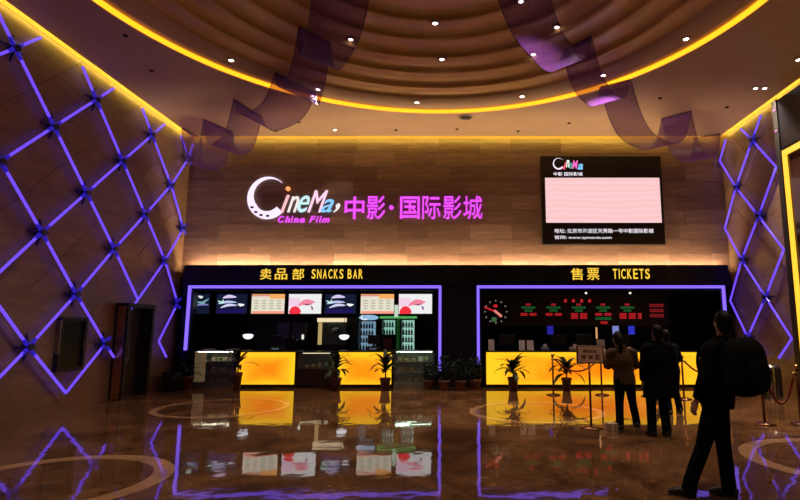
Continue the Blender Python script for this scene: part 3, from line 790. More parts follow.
# juice dispenser and dark boxes
t = thing('juice_dispenser', 'grey twin juice dispenser behind the amber counter', 'dispenser', (-5.2, 16.5, 0.9))
for xa in (-5.48, -5.02):
    obj('tank', bx(xa, xa + 0.4, 16.4, 16.75, 1.25, 1.78, bevel=0.03), mat('tank_grey', (0.12, 0.11, 0.12), 0.15), t)
    obj('tap', bx(xa + 0.17, xa + 0.23, 16.30, 16.40, 1.2, 1.3, bevel=0.01), M_steel, t)
obj('base', bx(-5.5, -4.6, 16.38, 16.8, 0.9, 1.25, bevel=0.02), M_dark, t)
obj('drip_light', bx(-4.70, -4.64, 16.36, 16.38, 1.26, 1.40), glow('drip', (0.9, 0.95, 0.8), 1.0), t)
for px, z, nm in ((-6.10, 1.36, 'white glowing dome lamp behind the left amber counter'), (-3.28, 1.34, 'white glowing dome lamp beside the popcorn machine')):
    y = 15.75
    t = thing('dome_lamp', nm, 'lamp', (px, y, 0.9))
    obj('shade', lathe(B(), [(0.001, 0.07), (0.08, 0.065), (0.13, 0.05), (0.15, 0.03), (0.13, -0.03), (0.07, -0.075), (0.001, -0.085)], (px, y, z), 24), glow('dome_white', (0.85, 0.92, 1.0), 1.3), t, True)
    obj('cord', tube(B(), (px, y, z + 0.06), (px, y, 2.92), 0.008, 6), M_dark, t)
# tills on the counters
def till(x, y, z, label, rot=1):
    t = thing('cash_register', label, 'cash register', (x, y, z))
    obj('base', bx(x - 0.17, x + 0.17, y - 0.15, y + 0.2, z, z + 0.10, bevel=0.015), M_dark, t)
    obj('stem', bx(x - 0.03, x + 0.03, y, y + 0.05, z + 0.10, z + 0.2), M_dark, t)
    obj('screen', bx(x - 0.17, x + 0.17, y - 0.02, y + 0.03, z + 0.17, z + 0.42, bevel=0.012), M_menuframe, t)
    obj('customer_display', bx(x - 0.1, x + 0.1, y - 0.17, y - 0.15, z + 0.02, z + 0.07), glow('till_dim', (0.1, 0.12, 0.14), 0.5), t)
till(-5.0, YC + 0.35, 0.985, 'black cash register on the left amber counter')
till(-2.3, YC + 0.35, 0.985, 'black cash register on the amber counter with bushy plants')
# white trays on the left glass case
for i, (xa, z) in enumerate([(-7.0, 1.0), (-6.3, 1.0)]):
    t = tag(obj('tray', box(bx(xa, xa + 0.30, YC + 0.1, YC + 0.3, z, z + 0.02), xa + 0.05, xa + 0.25, YC + 0.14, YC + 0.26, z + 0.02, z + 0.035), M_white), ('small white tray on the far end of the left glass case' if i == 0 else 'small white tray on the left glass case next to the amber counter'), 'tray')

# ------------------------------------------------------------------ ticket office
lit_counter(0.80, 6.95, 'long glowing amber ticket counter below the red and green LED board', 0.7)
obj_t = thing('led_board', 'long black LED showtime board with red and green rows', 'led board', (3.5, 15.6, 1.66))
M_board = mat('board_black', (0.022, 0.016, 0.014), 0.5)
obj('housing', bx(0.72, 6.2, 15.6, 15.72, 1.66, 2.62), M_board, obj_t)
for xx in (1.4, 3.4, 5.5): obj('hanger', bx(xx - 0.02, xx + 0.02, 15.64, 15.68, 2.62, 2.92), M_board, obj_t)
M_red = glow('led_red', (0.75, 0.02, 0.03), 0.8); M_grn = glow('led_green', (0.02, 0.22, 0.05), 0.6); M_red2 = glow('led_red_dim', (0.30, 0.012, 0.016), 0.8)
def px_board(x, y): # position on the board plane
    return (x - 456) / 530.0 * 15.9 * 0.985, 1.6 - (y - 328) / 530.0 * 15.75
def cells(nm, x0, x1, y0, y1, nx, ny, m, gap=0.3):
    a, zt = px_board(x0, y0); b, zb = px_board(x1, y1)
    cw, ch = (b - a) / nx, (zt - zb) / ny
    bm = B()
    for i in range(nx):
        for j in range(ny):
            X0 = a + cw * i; Z0 = zb + ch * j
            g = gap * min(cw, ch)
            # each character is a little seven-bar block
            box(bm, X0, X0 + cw - g, 15.592, 15.602, Z0, Z0 + (ch - g) * 0.36); box(bm, X0, X0 + cw - g, 15.592, 15.602, Z0 + (ch - g) * 0.6, Z0 + ch - g)
            box(bm, X0, X0 + (cw - g) * 0.35, 15.592, 15.602, Z0 + (ch - g) * 0.36, Z0 + (ch - g) * 0.6)
    obj(nm, bm, m, obj_t)
for k in range(4): cells('led_title', 563.5 + 8 * k, 567 + 8 * k, 299, 303, 1, 1, M_red)
for (cx, rows_) in ((528, 1), (553, 1), (578, 2), (602, 1), (626, 2)):
    cells('led_heading', cx - 2.5, cx + 2.5, 303.5, 306, 2, 1, M_red)
    cells('led_green_row', cx - 7, cx + 7, 306.5, 309, 7, 1, M_grn); cells('led_green_row', cx - 4, cx + 4, 309.5, 312, 4, 1, M_grn)
    if rows_ == 1: cells('led_times', cx - 8, cx - 1, 313, 316, 4, 1, M_red); cells('led_times', cx + 1, cx + 8, 313, 316, 4, 1, M_red)
    else: cells('led_times', cx - 8, cx - 1, 313, 319, 4, 2, M_red); cells('led_times', cx + 1, cx + 8, 313, 319, 4, 2, M_red)
cells('led_times', 636, 640, 313, 319, 2, 2, M_red)
cells('led_green_row', 594, 610, 317, 320, 8, 1, M_grn); cells('led_times', 599, 606, 321, 324, 4, 1, M_red)
for k in range(3): cells('led_notice', 648, 662, 304 + 5 * k, 307.5 + 5 * k, 8, 1, M_red2)
# clock
t = thing('round_clock', 'round black clock with red hands at the end of the LED board', 'clock', (1.16, 15.58, 2.06))
cx, cz = 1.16, 2.07
obj('dial', lathe(B(), [(0.001, 0), (0.37, 0), (0.39, 0.02), (0.39, 0.04), (0.001, 0.04)], (0, 0, 0), 40), mat('clock_dial', (0.02, 0.015, 0.012), 0.3), t)
t.children[0].matrix_parent_inverse = Matrix.Translation(-Vector(t.location)) @ Matrix.Translation((cx, 15.60, cz)) @ Matrix.Rotation(PI / 2, 4, 'X')
for k in range(12):
    a = k * PI / 6
    obj('hour_mark', bx(cx + 0.32 * math.sin(a) - 0.02, cx + 0.32 * math.sin(a) + 0.02, 15.55, 15.565, cz + 0.32 * math.cos(a) - 0.02, cz + 0.32 * math.cos(a) + 0.02), glow('hour', (0.28, 0.26, 0.24), 0.7), t)
def hand(a, ln, wd, m, y=15.545):
    bm = bx(-wd, wd, y, y + 0.01, -0.06, ln); bmesh.ops.rotate(bm, verts=bm.verts, cent=(0, 0, 0), matrix=Matrix.Rotation(a, 3, 'Y')); bmesh.ops.translate(bm, verts=bm.verts, vec=(cx, 0, cz)); obj('hand', bm, m, t)
hand(math.radians(-68), 0.36, 0.022, M_red); hand(math.radians(130), 0.22, 0.035, glow('hand_pink', (0.9, 0.25, 0.2), 0.9), 15.53)
obj('green_patch', bx(cx - 0.12, cx + 0.02, 15.552, 15.56, cz - 0.29, cz - 0.16), glow('clk_green', (0.06, 0.16, 0.05), 0.7), t)
obj('red_patch', bx(cx - 0.06, cx + 0.05, 15.552, 15.56, cz + 0.13, cz + 0.21), M_red, t)
# ticket desk items
def placard(x, z, w_, h_, label, m=M_white):
    y = YC + 0.22
    t = thing('counter_placard', label, 'placard', (x, y, z))
    bm = bx(-w_ / 2, w_ / 2, -0.008, 0.008, 0, h_); bmesh.ops.rotate(bm, verts=bm.verts, cent=(0, 0, 0), matrix=Matrix.Rotation(-0.15, 3, 'X')); bmesh.ops.translate(bm, verts=bm.verts, vec=(x, y, z + 0.003)); obj('board', bm, m, t)
    obj('foot', bx(x - w_ * 0.4, x + w_ * 0.4, y - 0.02, y + 0.09, z, z + 0.012), m, t)
M_paper = mat('paper', (0.55, 0.50, 0.46), 0.6, emit=(0.5, 0.42, 0.36), strength=0.0)
placard(0.98, 0.985, 0.17, 0.30, 'pale placard at the pillar end of the ticket counter', M_paper)
placard(1.83, 0.985, 0.17, 0.28, 'white placard of a pair on the ticket counter, nearer the pillar', M_white)
placard(2.06, 0.985, 0.19, 0.28, 'white placard of a pair on the ticket counter, farther from the pillar', M_white)
placard(4.02, 0.985, 0.22, 0.30, 'white placard on the ticket counter behind the queue sign', M_white)
for x, lab in ((1.45, 'dark ticket monitor between the pale placards'), (2.9, 'dark ticket monitor behind the potted plant beside the rope'), (3.6, 'dark ticket monitor behind the queue sign'), (4.7, 'dark ticket monitor behind the waiting woman'), (5.8, 'dark ticket monitor behind the people in black')):
    y = YC + 0.5
    t = thing('ticket_monitor', lab, 'monitor', (x, y, 0.985))
    obj('foot', lathe(B(), [(0.001, 0.0), (0.12, 0.0), (0.12, 0.012), (0.02, 0.02), (0.001, 0.02)], (x, y, 0.985), 20), M_dark, t)
    obj('neck', bx(x - 0.025, x + 0.025, y - 0.02, y + 0.02, 1.0, 1.13), M_dark, t)
    obj('shell', bx(x - 0.23, x + 0.23, y - 0.03, y + 0.03, 1.10, 1.42, bevel=0.015), M_menuframe, t)
    obj('display', bx(x - 0.21, x + 0.21, y + 0.03, y + 0.034, 1.12, 1.40), glow('mon_blue', (0.02, 0.04, 0.2), 0.8), t)
for x, z, c, lab in ((2.46, 1.0, (0.35, 0.45, 0.75), 'small bluish ticket printer on the ticket counter'), (3.28, 1.0, (0.9, 0.9, 0.85), 'small bright white ticket printer on the ticket counter')):
    t = thing('ticket_printer', lab, 'printer', (x, YC + 0.25, 0.985))
    obj('body', bx(x - 0.12, x + 0.12, YC + 0.15, YC + 0.4, 0.985, 1.08, bevel=0.02), mat('pr_%d' % int(x * 10), tuple(0.6 * v for v in c), 0.4), t)
    obj('paper_slip', bx(x - 0.05, x + 0.05, YC + 0.16, YC + 0.165, 1.07, 1.16), M_white, t)
for k, (x, c, lab) in enumerate([(2.98, (0.02, 0.02, 0.35), 'blue poster light'), (5.05, (0.25, 0.28, 0.7), 'pale blue lamp'), (5.55, (0.03, 0.04, 0.6), 'deep blue lamp')]):
    t = thing('blue_lamp', '%s on the rear wall of the ticket office' % lab, 'lamp', (x, 16.98, 1.4))
    obj('lamp_face', bx(x - 0.10, x + 0.10, 16.94, 16.96, 1.40, 1.72, bevel=0.01), glow('bl_%d' % k, c, 0.8), t)
    obj('lamp_back', bx(x - 0.12, x + 0.12, 16.96, 17.0, 1.38, 1.74), M_dark, t)
t = thing('desk_lamp', 'slim orange lit post on the ticket desk', 'lamp', (3.97, YC + 0.45, 0.985))
obj('lit_tube', bx(3.95, 3.99, YC + 0.43, YC + 0.47, 1.3, 1.62), glow('orange_post', (1.0, 0.5, 0.2), 0.7), t)
obj('post', tube(B(), (3.97, YC + 0.45, 0.985), (3.97, YC + 0.45, 1.3), 0.012, 8), M_dark, t)
for x, lab in ((3.75, 'small white spotlight over the LED board near the middle'), (5.02, 'small white spotlight over the LED board above its last column')):
    t = thing('track_spot', lab, 'spotlight', (x, 15.3, 2.62))
    obj('can', tube(B(), (x, 15.3, 2.62), (x, 15.3, 2.75), 0.035, 12), M_dark, t)
    obj('lens', sphere(B(), (x, 15.3, 2.60), 0.035, 2), glow('spot_lens', (0.9, 0.9, 0.7), 1.2), t, True)
    obj('rod', tube(B(), (x, 15.3, 2.75), (x, 15.3, 2.92), 0.01, 6), M_dark, t)
    ld = bpy.data.lights.new('track_spot_light', 'SPOT'); ld.energy = 45; ld.spot_size = 0.95; ld.spot_blend = 0.5; ld.color = (1.0, 0.86, 0.7); ld.shadow_soft_size = 0.03
    lo = bpy.data.objects.new('track_spot_light', ld); C.objects.link(lo); lo.parent = t; lo.location = (0, 0, -0.07); lo.rotation_euler = (-0.35, 0, 0)

# ------------------------------------------------------------------ left wall: doorway and wall cabinet
d1 = tag(obj('door_1', box(box(bx(-XW, -XW + 0.30, 12.22, 12.32, 0, 2.17), -XW, -XW + 0.30, 13.2, 13.3, 0, 2.17), -XW, -XW + 0.30, 12.32, 13.2, 2.07, 2.17), M_dark),
         'dark doorway with brass edged jamb in the left wall', 'door', kind='structure')
obj('door_leaf', bx(-XW + 0.003, -XW + 0.05, 12.32, 12.756, 0.0, 2.07), M_dark, d1)
obj('door_leaf', bx(-XW + 0.003, -XW + 0.05, 12.764, 13.2, 0.0, 2.07), M_dark, d1)
obj('brass_edge', bx(-XW + 0.06, -XW + 0.25, 12.205, 12.22, 0.02, 2.1), mat('brass_polished', (0.55, 0.34, 0.14), 0.32, metal=1), d1)
obj('handle', tube(B(), (-XW + 0.09, 12.68, 0.8), (-XW + 0.09, 12.68, 1.3), 0.014, 8), M_steel, d1)
t = thing('glazed_cabinet', 'dark glazed wall cabinet inside the lowest neon diamond', 'cabinet', (-XW, 10.83, 0.75))
obj('body', box(box(box(bx(-XW + 0.006, -XW + 0.10, 10.45, 10.52, 0.75, 1.81), -XW + 0.006, -XW + 0.10, 11.14, 11.21, 0.75, 1.81), -XW + 0.006, -XW + 0.10, 10.52, 11.14, 1.74, 1.81), -XW + 0.006, -XW + 0.10, 10.52, 11.14, 0.75, 0.82), M_dark, t)
obj('door', bx(-XW + 0.006, -XW + 0.05, 10.52, 11.14, 0.82, 1.74), mat('cabinet_glass', (0.012, 0.016, 0.016), 0.35, var=0.1, ior=1.2), t)
obj('handle', tube(B(), (-XW + 0.12, 11.10, 1.2), (-XW + 0.12, 11.10, 1.36), 0.01, 8), M_steel, t)
obj('chrome_edge', bx(-XW + 0.006, -XW + 0.10, 10.435, 10.45, 1.1, 1.75), M_steel, t)

# ------------------------------------------------------------------ right wall: gold framed portal
pt = thing('gold_portal', 'tall dark glazed portal with glowing gold frame on the right wall', 'portal', (7.5, 9.5, 0))
M_goldframe = glow('portal_gold', (1.0, 0.50, 0.03), 1.5)
XP = 7.38
obj('casing', bx(XP, XW - 0.006, 6.0, 11.70, 0, 6.78), M_black, pt)
obj('edge_post', bx(XP - 0.03, XP + 0.02, 11.56, 11.72, 0, 6.80), M_dark, pt)
obj('gold_jamb', bx(XP - 0.05, XP, 11.36, 11.48, 0.05, 5.42), M_goldframe, pt)
obj('gold_head', bx(XP - 0.05, XP, 6.2, 11.48, 5.42, 5.54), M_goldframe, pt)
obj('gold_jamb', bx(XP - 0.05, XP, 6.2, 6.32, 0.05, 5.42), M_goldframe, pt)
obj('poster_glass', bx(XP - 0.01, XP, 6.32, 11.36, 0.3, 5.42), mat('poster_dark', (0.05, 0.02, 0.015), 0.1, var=0.3, scale=1.2), pt)
obj('transom_glass', bx(XP - 0.01, XP, 6.2, 11.5, 5.62, 6.7), M_black, pt)
for z in (6.55, 6.05): obj('pink_reflection', bx(XP - 0.04, XP - 0.03, 11.6, 11.68, z, z + 0.05), glow('pink_refl', (0.8, 0.2, 0.7), 0.9), pt)  # pink reflections in the dark glass, drawn as small glowing patches

# litter bin by the right wall
t = thing('litter_bin', 'ribbed steel litter bin beside the right wall', 'bin', (7.25, 12.5, 0))
obj('body', lathe(B(), [(0.001, 0.0), (0.20, 0.0), (0.20, 0.70), (0.17, 0.75), (0.12, 0.75), (0.12, 0.6), (0.001, 0.6)], (7.25, 12.5, 0), 32), M_steel, t, True)
for k in range(16):
    a = k * PI / 8
    obj('rib', tube(B(), (7.25 + 0.205 * math.sin(a), 12.5 + 0.205 * math.cos(a), 0.05), (7.25 + 0.205 * math.sin(a), 12.5 + 0.205 * math.cos(a), 0.68), 0.012, 6), M_dark, t)
t = thing('ash_stand', 'short dark box stand by the left end of the snack bar', 'stand', (-7.45, 14.25, 0))
obj('body', bx(-7.62, -7.28, 14.05, 14.4, 0.03, 0.42, bevel=0.01), M_dark, t); obj('lid', bx(-7.64, -7.26, 14.03, 14.42, 0.42, 0.45, bevel=0.008), M_black, t); obj('foot', bx(-7.58, -7.32, 14.1, 14.36, 0, 0.03), M_dark, t)

# ------------------------------------------------------------------ plants
LEAF = []
for v in range(4):
    bm = B(); prev = None; ln = (0.52, 0.62, 0.45, 0.70)[v]; arch = (0.9, 1.35, 0.5, 1.7)[v]
    p = Vector((0, 0, 0)); a = 0.12
    for i in range(8):
        u = i / 7; wd = 0.070 * math.sin(PI * (0.12 + 0.86 * u)) ** 0.8 + 0.002
        row = [bm.verts.new(p + Vector((-wd, 0, 0.012))), bm.verts.new(p), bm.verts.new(p + Vector((wd, 0, 0.012)))]
        if prev:
            bm.faces.new((prev[0], prev[1], row[1], row[0])); bm.faces.new((prev[1], prev[2], row[2], row[1]))
        prev = row
        a += arch / 7
        p = p + Vector((0, math.sin(a), math.cos(a))) * ln / 7
    for f in bm.faces: f.smooth = True
    me = bpy.data.meshes.new('leaf'); bm.to_mesh(me); bm.free(); me.materials.append(M_leaf); LEAF.append(me)
def pot_bm(x, y, r, h):
    return lathe(B(), [(0.001, 0), (r * 0.72, 0), (r * 0.95, h * 0.8), (r * 1.06, h * 0.82), (r * 1.06, h), (r * 0.92, h), (r * 0.88, h * 0.9), (0.001, h * 0.9)], (x, y, 0), 24)
def plant(x, y, label, pot_h=0.38, r=0.16, n=16, stem=0.2, scale=1.0, spread=1.0, group='potted plants before the counters'):
    t = thing('potted_plant', label, 'plant', (x, y, 0), group)
    obj('pot', pot_bm(x, y, r, pot_h), M_pot, t, True)
    obj('soil', lathe(B(), [(0.001, 0.01), (r * 0.86, 0.0)], (x, y, pot_h * 0.905), 20), M_soil, t)
    bm = B(); loft(bm, [(x, y, pot_h * 0.85), (x + 0.01, y, pot_h + stem * 0.5), (x - 0.005, y, pot_h + stem + 0.08)], [0.022, 0.018, 0.012]); obj('stem', bm, M_stem, t, True)
    for k in range(n):
        u = k / n
        o = link('leaf', LEAF[random.randrange(4)], None, t)
        o.location = (x, y, pot_h + stem * (0.35 + 0.75 * u))
        tilt = spread * (0.95 - 0.85 * u) + random.uniform(-0.15, 0.15)
        o.rotation_euler = Quaternion((0, 0, 1), k * 2.4 + random.uniform(-0.3, 0.3)).to_matrix().to_4x4().__matmul__(Matrix.Rotation(-tilt, 4, 'X')).to_euler()
        s = scale * random.uniform(0.75, 1.05); o.scale = (s, s, s)
    return t
plant(-5.68, 14.1, 'slender potted plant before the left end of the left amber counter', 0.46, 0.12, 13, 0.34, 0.95, 0.9)
plant(-3.12, 14.12, 'bushy potted plant between the dark chilled counter and the amber counter', 0.32, 0.14, 30, 0.36, 0.92, 0.95)
plant(-1.84, 14.12, 'bushy potted plant between the amber counter and the green glass case', 0.32, 0.14, 30, 0.36, 0.92, 0.95)
plant(1.48, 14.10, 'potted plant before the pillar end of the ticket counter', 0.34, 0.14, 22, 0.24, 0.98, 1.05)
plant(2.87, 14.12, 'potted plant before the ticket counter beside a rope post', 0.32, 0.13, 22, 0.24, 0.98, 1.05)
plant(-7.0, 14.2, 'potted plant by the left neon tube of the snack bar', 0.36, 0.14, 12, 0.16, 0.8, 1.0)
plant(5.25, 14.12, 'potted plant before the ticket counter behind the people in black', 0.36, 0.15, 16, 0.16, 0.8, 1.1)
def bush(x, y, pot_h, hgt, wd, label):
    t = thing('potted_bush', label, 'plant', (x, y, 0), 'bushes before the black pillar')
    obj('pot', pot_bm(x, y, 0.15, pot_h), M_pot, t, True)
    obj('soil', lathe(B(), [(0.001, 0.01), (0.128, 0.0)], (x, y, pot_h * 0.905), 20), M_soil, t)
    obj('stem', loft(B(), [(x, y, pot_h * 0.85), (x + 0.01, y, pot_h + 0.1), (x, y, pot_h + hgt * 0.6)], [0.02, 0.016, 0.008]), M_stem, t, True)
    bm = B()
    for k in range(420):
        a = random.uniform(0, 2 * PI); u = random.random() ** 0.6; v = random.uniform(0.0, 1.0)
        rr = wd * u * math.sin(PI * (0.15 + 0.8 * v)) ** 0.7
        p = Vector((x + rr * math.cos(a), y + rr * math.sin(a), pot_h + 0.03 + v * hgt))
        d = Vector((math.cos(a), math.sin(a), random.uniform(-0.3, 1.0))).normalized(); s = d.cross(Vector((random.uniform(-1, 1), random.uniform(-1, 1), 1))).normalized()
        l, w2 = random.uniform(0.06, 0.12), random.uniform(0.014, 0.026)
        q = [p, p + d * l * 0.5 + s * w2, p + d * l, p + d * l * 0.5 - s * w2]
        bm.faces.new([bm.verts.new(c) for c in q])
    tag(obj('foliage', bm, M_leaf, t), kind='stuff')
bush(-0.72, 14.42, 0.24, 0.42, 0.17, 'dark leafy bush in a brown pot beside the green glass case')
bush(-0.30, 14.12, 0.26, 0.55, 0.17, 'dark leafy bush in a brown pot before the snack bar end of the pillar')
bush(0.12, 14.10, 0.26, 0.48, 0.17, 'dark leafy bush in a brown pot before the middle of the pillar')
bush(0.50, 14.30, 0.26, 0.52, 0.17, 'dark leafy bush in a brown pot before the ticket office end of the pillar')

# ------------------------------------------------------------------ rope barriers
M_post = mat('post_bronze', (0.16, 0.07, 0.03), 0.25, metal=0.8)
M_rope = mat('velvet_rope', (0.16, 0.008, 0.010), 0.7)
def post(x, y, label, h=0.96, group=None):
    t = thing('rope_post', label, 'rope post', (x, y, 0), group)
    obj('base', lathe(B(), [(0.001, 0), (0.17, 0), (0.17, 0.015), (0.10, 0.035), (0.03, 0.05), (0.001, 0.05)], (x, y, 0), 28), M_post, t, True)
    obj('pole', tube(B(), (x, y, 0.04), (x, y, h - 0.05), 0.022, 14), M_post, t, True)
    obj('collar', lathe(B(), [(0.02, -0.02), (0.036, -0.015), (0.036, 0.015), (0.02, 0.02)], (x, y, h - 0.11), 16), M_brass, t, True)
    obj('finial', lathe(B(), [(0.022, -0.05), (0.04, -0.04), (0.042, -0.01), (0.03, 0.015), (0.001, 0.025)], (x, y, h), 16), M_brass, t, True)
def rope(a, b, sag, label, z=0.86):
    (xa, ya), (xb, yb) = a, b
    t = thing('barrier_rope', label, 'rope', ((xa + xb) / 2, (ya + yb) / 2, z - sag))
    d = Vector((xb - xa, yb - ya, 0)).normalized() * 0.045
    P = []
    for i in range(17):
        u = i / 16; P.append((xa + d.x + (xb - xa - 2 * d.x) * u, ya + d.y + (yb - ya - 2 * d.y) * u, z - sag * (1 - (2 * u - 1) ** 2)))
    obj('cord', loft(B(), P, [0.02] * 17, (0, 0, 1), 1, 10), M_rope, t, True)
    for p, q in ((P[0], P[1]), (P[-1], P[-2])):
        v = Vector(q) - Vector(p); obj('hook', tube(B(), p, Vector(p) + v * 0.8, 0.025, 10), M_brass, t, True)
posts = [(2.35, 13.15, 'bronze rope post before the ticket counter beside a potted plant'), (3.52, 13.15, 'bronze rope post behind the queue sign'),
         (4.55, 12.9, 'bronze rope post behind the waiting woman'), (5.18, 12.4, 'bronze rope post holding two ropes beside the man with backpack'), (6.2, 12.4, 'bronze rope post hidden behind the man with backpack'),
         (5.17, 9.2, 'bronze rope post beside the backpack with red rope'), (5.78, 9.2, 'bronze rope post next to the gold portal')]
for x, y, l in posts: post(x, y, l)
rope((2.35, 13.15), (3.52, 13.15), 0.30, 'rope drooping before the ticket counter behind the queue sign')
rope((3.52, 13.15), (4.55, 12.9), 0.32, 'rope drooping behind the waiting woman')
rope((4.55, 12.9), (5.18, 12.4), 0.25, 'rope drooping behind the people in black')
rope((5.18, 12.4), (6.2, 12.4), 0.28, 'rope drooping behind the man with backpack')
rope((5.17, 9.2), (5.78, 9.2), 0.52, 'red velvet rope hanging in a deep loop near the gold portal')
# queue sign
t = thing('queue_sign', 'pale rectangular queue sign on a slim floor stand', 'sign stand', (2.19, 8.9, 0))
obj('base', lathe(B(), [(0.001, 0), (0.19, 0), (0.19, 0.012), (0.04, 0.035), (0.001, 0.035)], (2.19, 8.9, 0), 28), M_post, t, True)
obj('pole', tube(B(), (2.19, 8.9, 0.03), (2.19, 8.9, 1.04), 0.018, 12), M_post, t, True)
obj('frame', bx(1.985, 2.44, 8.885, 8.92, 1.02, 1.315, bevel=0.012), mat('sign_frame', (0.10, 0.05, 0.035), 0.3), t)
obj('board', bx(2.01, 2.415, 8.876, 8.886, 1.04, 1.295), mat('sign_board', (0.75, 0.52, 0.45), 0.5, var=0.06), t)
M_ink = mat('sign_ink', (0.16, 0.02, 0.01), 0.6)
put_text('text_line', '请在此处', 2.09, 2.31, 1.20, 1.25, 8.876, M_ink, t, 0.003, 0.006)
for i, ch in enumerate('等候区'): put_text('character', ch, 2.06 + 0.115 * i, 2.14 + 0.115 * i, 1.09, 1.165, 8.876, M_ink, t, 0.003, 0.006)
# small white carton on the floor by the woman
t = thing('floor_carton', 'small pale carton on the floor beside the waiting woman', 'carton', (2.47, 8.72, 0))
obj('box_body', bx(2.38, 2.56, 8.66, 8.80, 0, 0.11, bevel=0.006), mat('carton', (0.45, 0.30, 0.2), 0.6), t); obj('tape', bx(2.455, 2.485, 8.658, 8.802, 0.0, 0.112), M_white, t)

# ------------------------------------------------------------------ downlights and ceiling fittings
M_trim = mat('fitting_trim', (0.35, 0.26, 0.2), 0.4)
def downlight(x, y, label, power=60, group='downlights', size=0.05, spot=1.25):
    z = ceil_z(x, y)
    t = thing('downlight', label, 'downlight', (x, y, z), group)
    obj('trim_ring', lathe(B(), [(size, 0.01), (size, -0.025), (size + 0.04, -0.02), (size + 0.045, 0.01)], (x, y, z), 20), M_trim, t, True)
    obj('lens', lathe(B(), [(size, -0.018), (size * 0.6, -0.03), (0.001, -0.034)], (x, y, z), 20), M_lamp, t, True)
    ld = bpy.data.lights.new('spot', 'SPOT'); ld.energy = power; ld.spot_size = spot; ld.spot_blend = 0.6; ld.color = (1.0, 0.80, 0.58); ld.shadow_soft_size = 0.06
    lo = bpy.data.objects.new('spot', ld); C.objects.link(lo); lo.parent = t; lo.location = (0, 0, -0.06)
DL = 270
for x, y in ((-4.70, 10.39), (-3.24, 11.76), (-0.97, 12.49), (1.60, 12.14), (3.26, 11.06), (4.46, 9.57), (-5.6, 8.2), (4.75, 7.4), (-5.2, 4.6), (4.3, 4.5), (-2.4, 2.3), (1.6, 2.3)):
    downlight(x, y, 'small round downlight in the rim of the round ceiling recess', DL, 'downlights in the rim of the recess')
for x, y in ((-0.31, 10.93), (-0.42, 9.91), (2.02, 9.85), (1.67, 10.72), (-2.2, 10.33), (1.23, 9.22), (-1.2, 5.5), (1.2, 5.5)):
    downlight(x, y, 'small round downlight among the bronze ceiling steps', DL * 0.8, 'downlights among the bronze steps', 0.05)
downlight(-3.40, 14.23, 'single small downlight in the flat ceiling above the cinema logo', 70, None, 0.04)
for x, y, l in ((7.16, 11.62, 'downlight of a close pair beside the right cove, nearer the wall'), (6.95, 11.62, 'downlight of a close pair beside the right cove, farther from the wall'), (7.1, 10.3, 'single downlight in the flat ceiling above the gold portal')):
    downlight(x, y, l, 620, None, 0.045)
def speaker(x, y, r, label):
    t = thing('ceiling_speaker', label, 'ceiling speaker', (x, y, H))
    obj('rim', lathe(B(), [(r, 0.0), (r, -0.02), (r * 0.8, -0.03), (r * 0.76, -0.01)], (x, y, H), 24), M_trim, t, True)
    obj('grille', lathe(B(), [(r * 0.78, -0.012), (r * 0.4, -0.03), (0.001, -0.035)], (x, y, H), 24), M_dark, t, True)
speaker(0.25, 13.33, 0.20, 'round dark ceiling speaker between the yellow ring and the sign wall')
for x, y in ((-4.25, 13.7), (-1.69, 14.28), (0.03, 14.21), (-5.1, 14.36), (3.08, 13.77), (1.76, 14.36), (4.95, 12.18), (6.84, 12.71), (-6.3, 9.4), (-6.6, 10.8)):
    t = thing('sprinkler', 'tiny dark sprinkler head in the flat ceiling', 'sprinkler', (x, y, H), 'ceiling sprinklers')
    obj('cup', lathe(B(), [(0.05, 0.0), (0.045, -0.015), (0.02, -0.018), (0.001, -0.018)], (x, y, H), 14), M_dark, t, True)
    obj('deflector', lathe(B(), [(0.001, -0.05), (0.03, -0.05), (0.03, -0.046), (0.008, -0.044), (0.008, -0.015)], (x, y, H), 12), M_brass, t, True)

# ------------------------------------------------------------------ purple mesh ribbons
def ribbon_mat():
    m = bpy.data.materials.new('purple_mesh'); m.use_nodes = True; nt = m.node_tree; L = nt.links.new
    nt.nodes.clear()
    out = nt.nodes.new('ShaderNodeOutputMaterial'); mx = nt.nodes.new('ShaderNodeMixShader'); tr = nt.nodes.new('ShaderNodeBsdfTransparent')
    p = nt.nodes.new('ShaderNodeBsdfPrincipled'); p.inputs['Base Color'].default_value = (0.07, 0.022, 0.15, 1); p.inputs['Roughness'].default_value = 0.35
    p.inputs['Sheen Weight'].default_value = 0.5; p.inputs['Sheen Tint'].default_value = (0.4, 0.2, 0.9, 1)
    tr.inputs[0].default_value = (0.80, 0.66, 0.92, 1)
    tl = nt.nodes.new('ShaderNodeBsdfTranslucent'); tl.inputs[0].default_value = (0.16, 0.05, 0.34, 1)
    ad = nt.nodes.new('ShaderNodeMixShader'); ad.inputs[0].default_value = 0.5
    L(p.outputs[0], ad.inputs[1]); L(tl.outputs[0], ad.inputs[2])
    tc = nt.nodes.new('ShaderNodeTexCoord'); no = nt.nodes.new('ShaderNodeTexNoise'); no.inputs['Scale'].default_value = 90
    L(tc.outputs['Object'], no.inputs['Vector'])
    mr = nt.nodes.new('ShaderNodeMapRange'); mr.inputs[1].default_value = 0.35; mr.inputs[2].default_value = 0.65; mr.inputs[3].default_value = 0.42; mr.inputs[4].default_value = 0.68
    L(no.outputs['Fac'], mr.inputs[0]); L(mr.outputs[0], mx.inputs[0]); L(tr.outputs[0], mx.inputs[1]); L(ad.outputs[0], mx.inputs[2]); L(mx.outputs[0], out.inputs[0])
    return m
M_rib = ribbon_mat()
M_ribedge = mat('ribbon_wire', (0.03, 0.015, 0.06), 0.4)
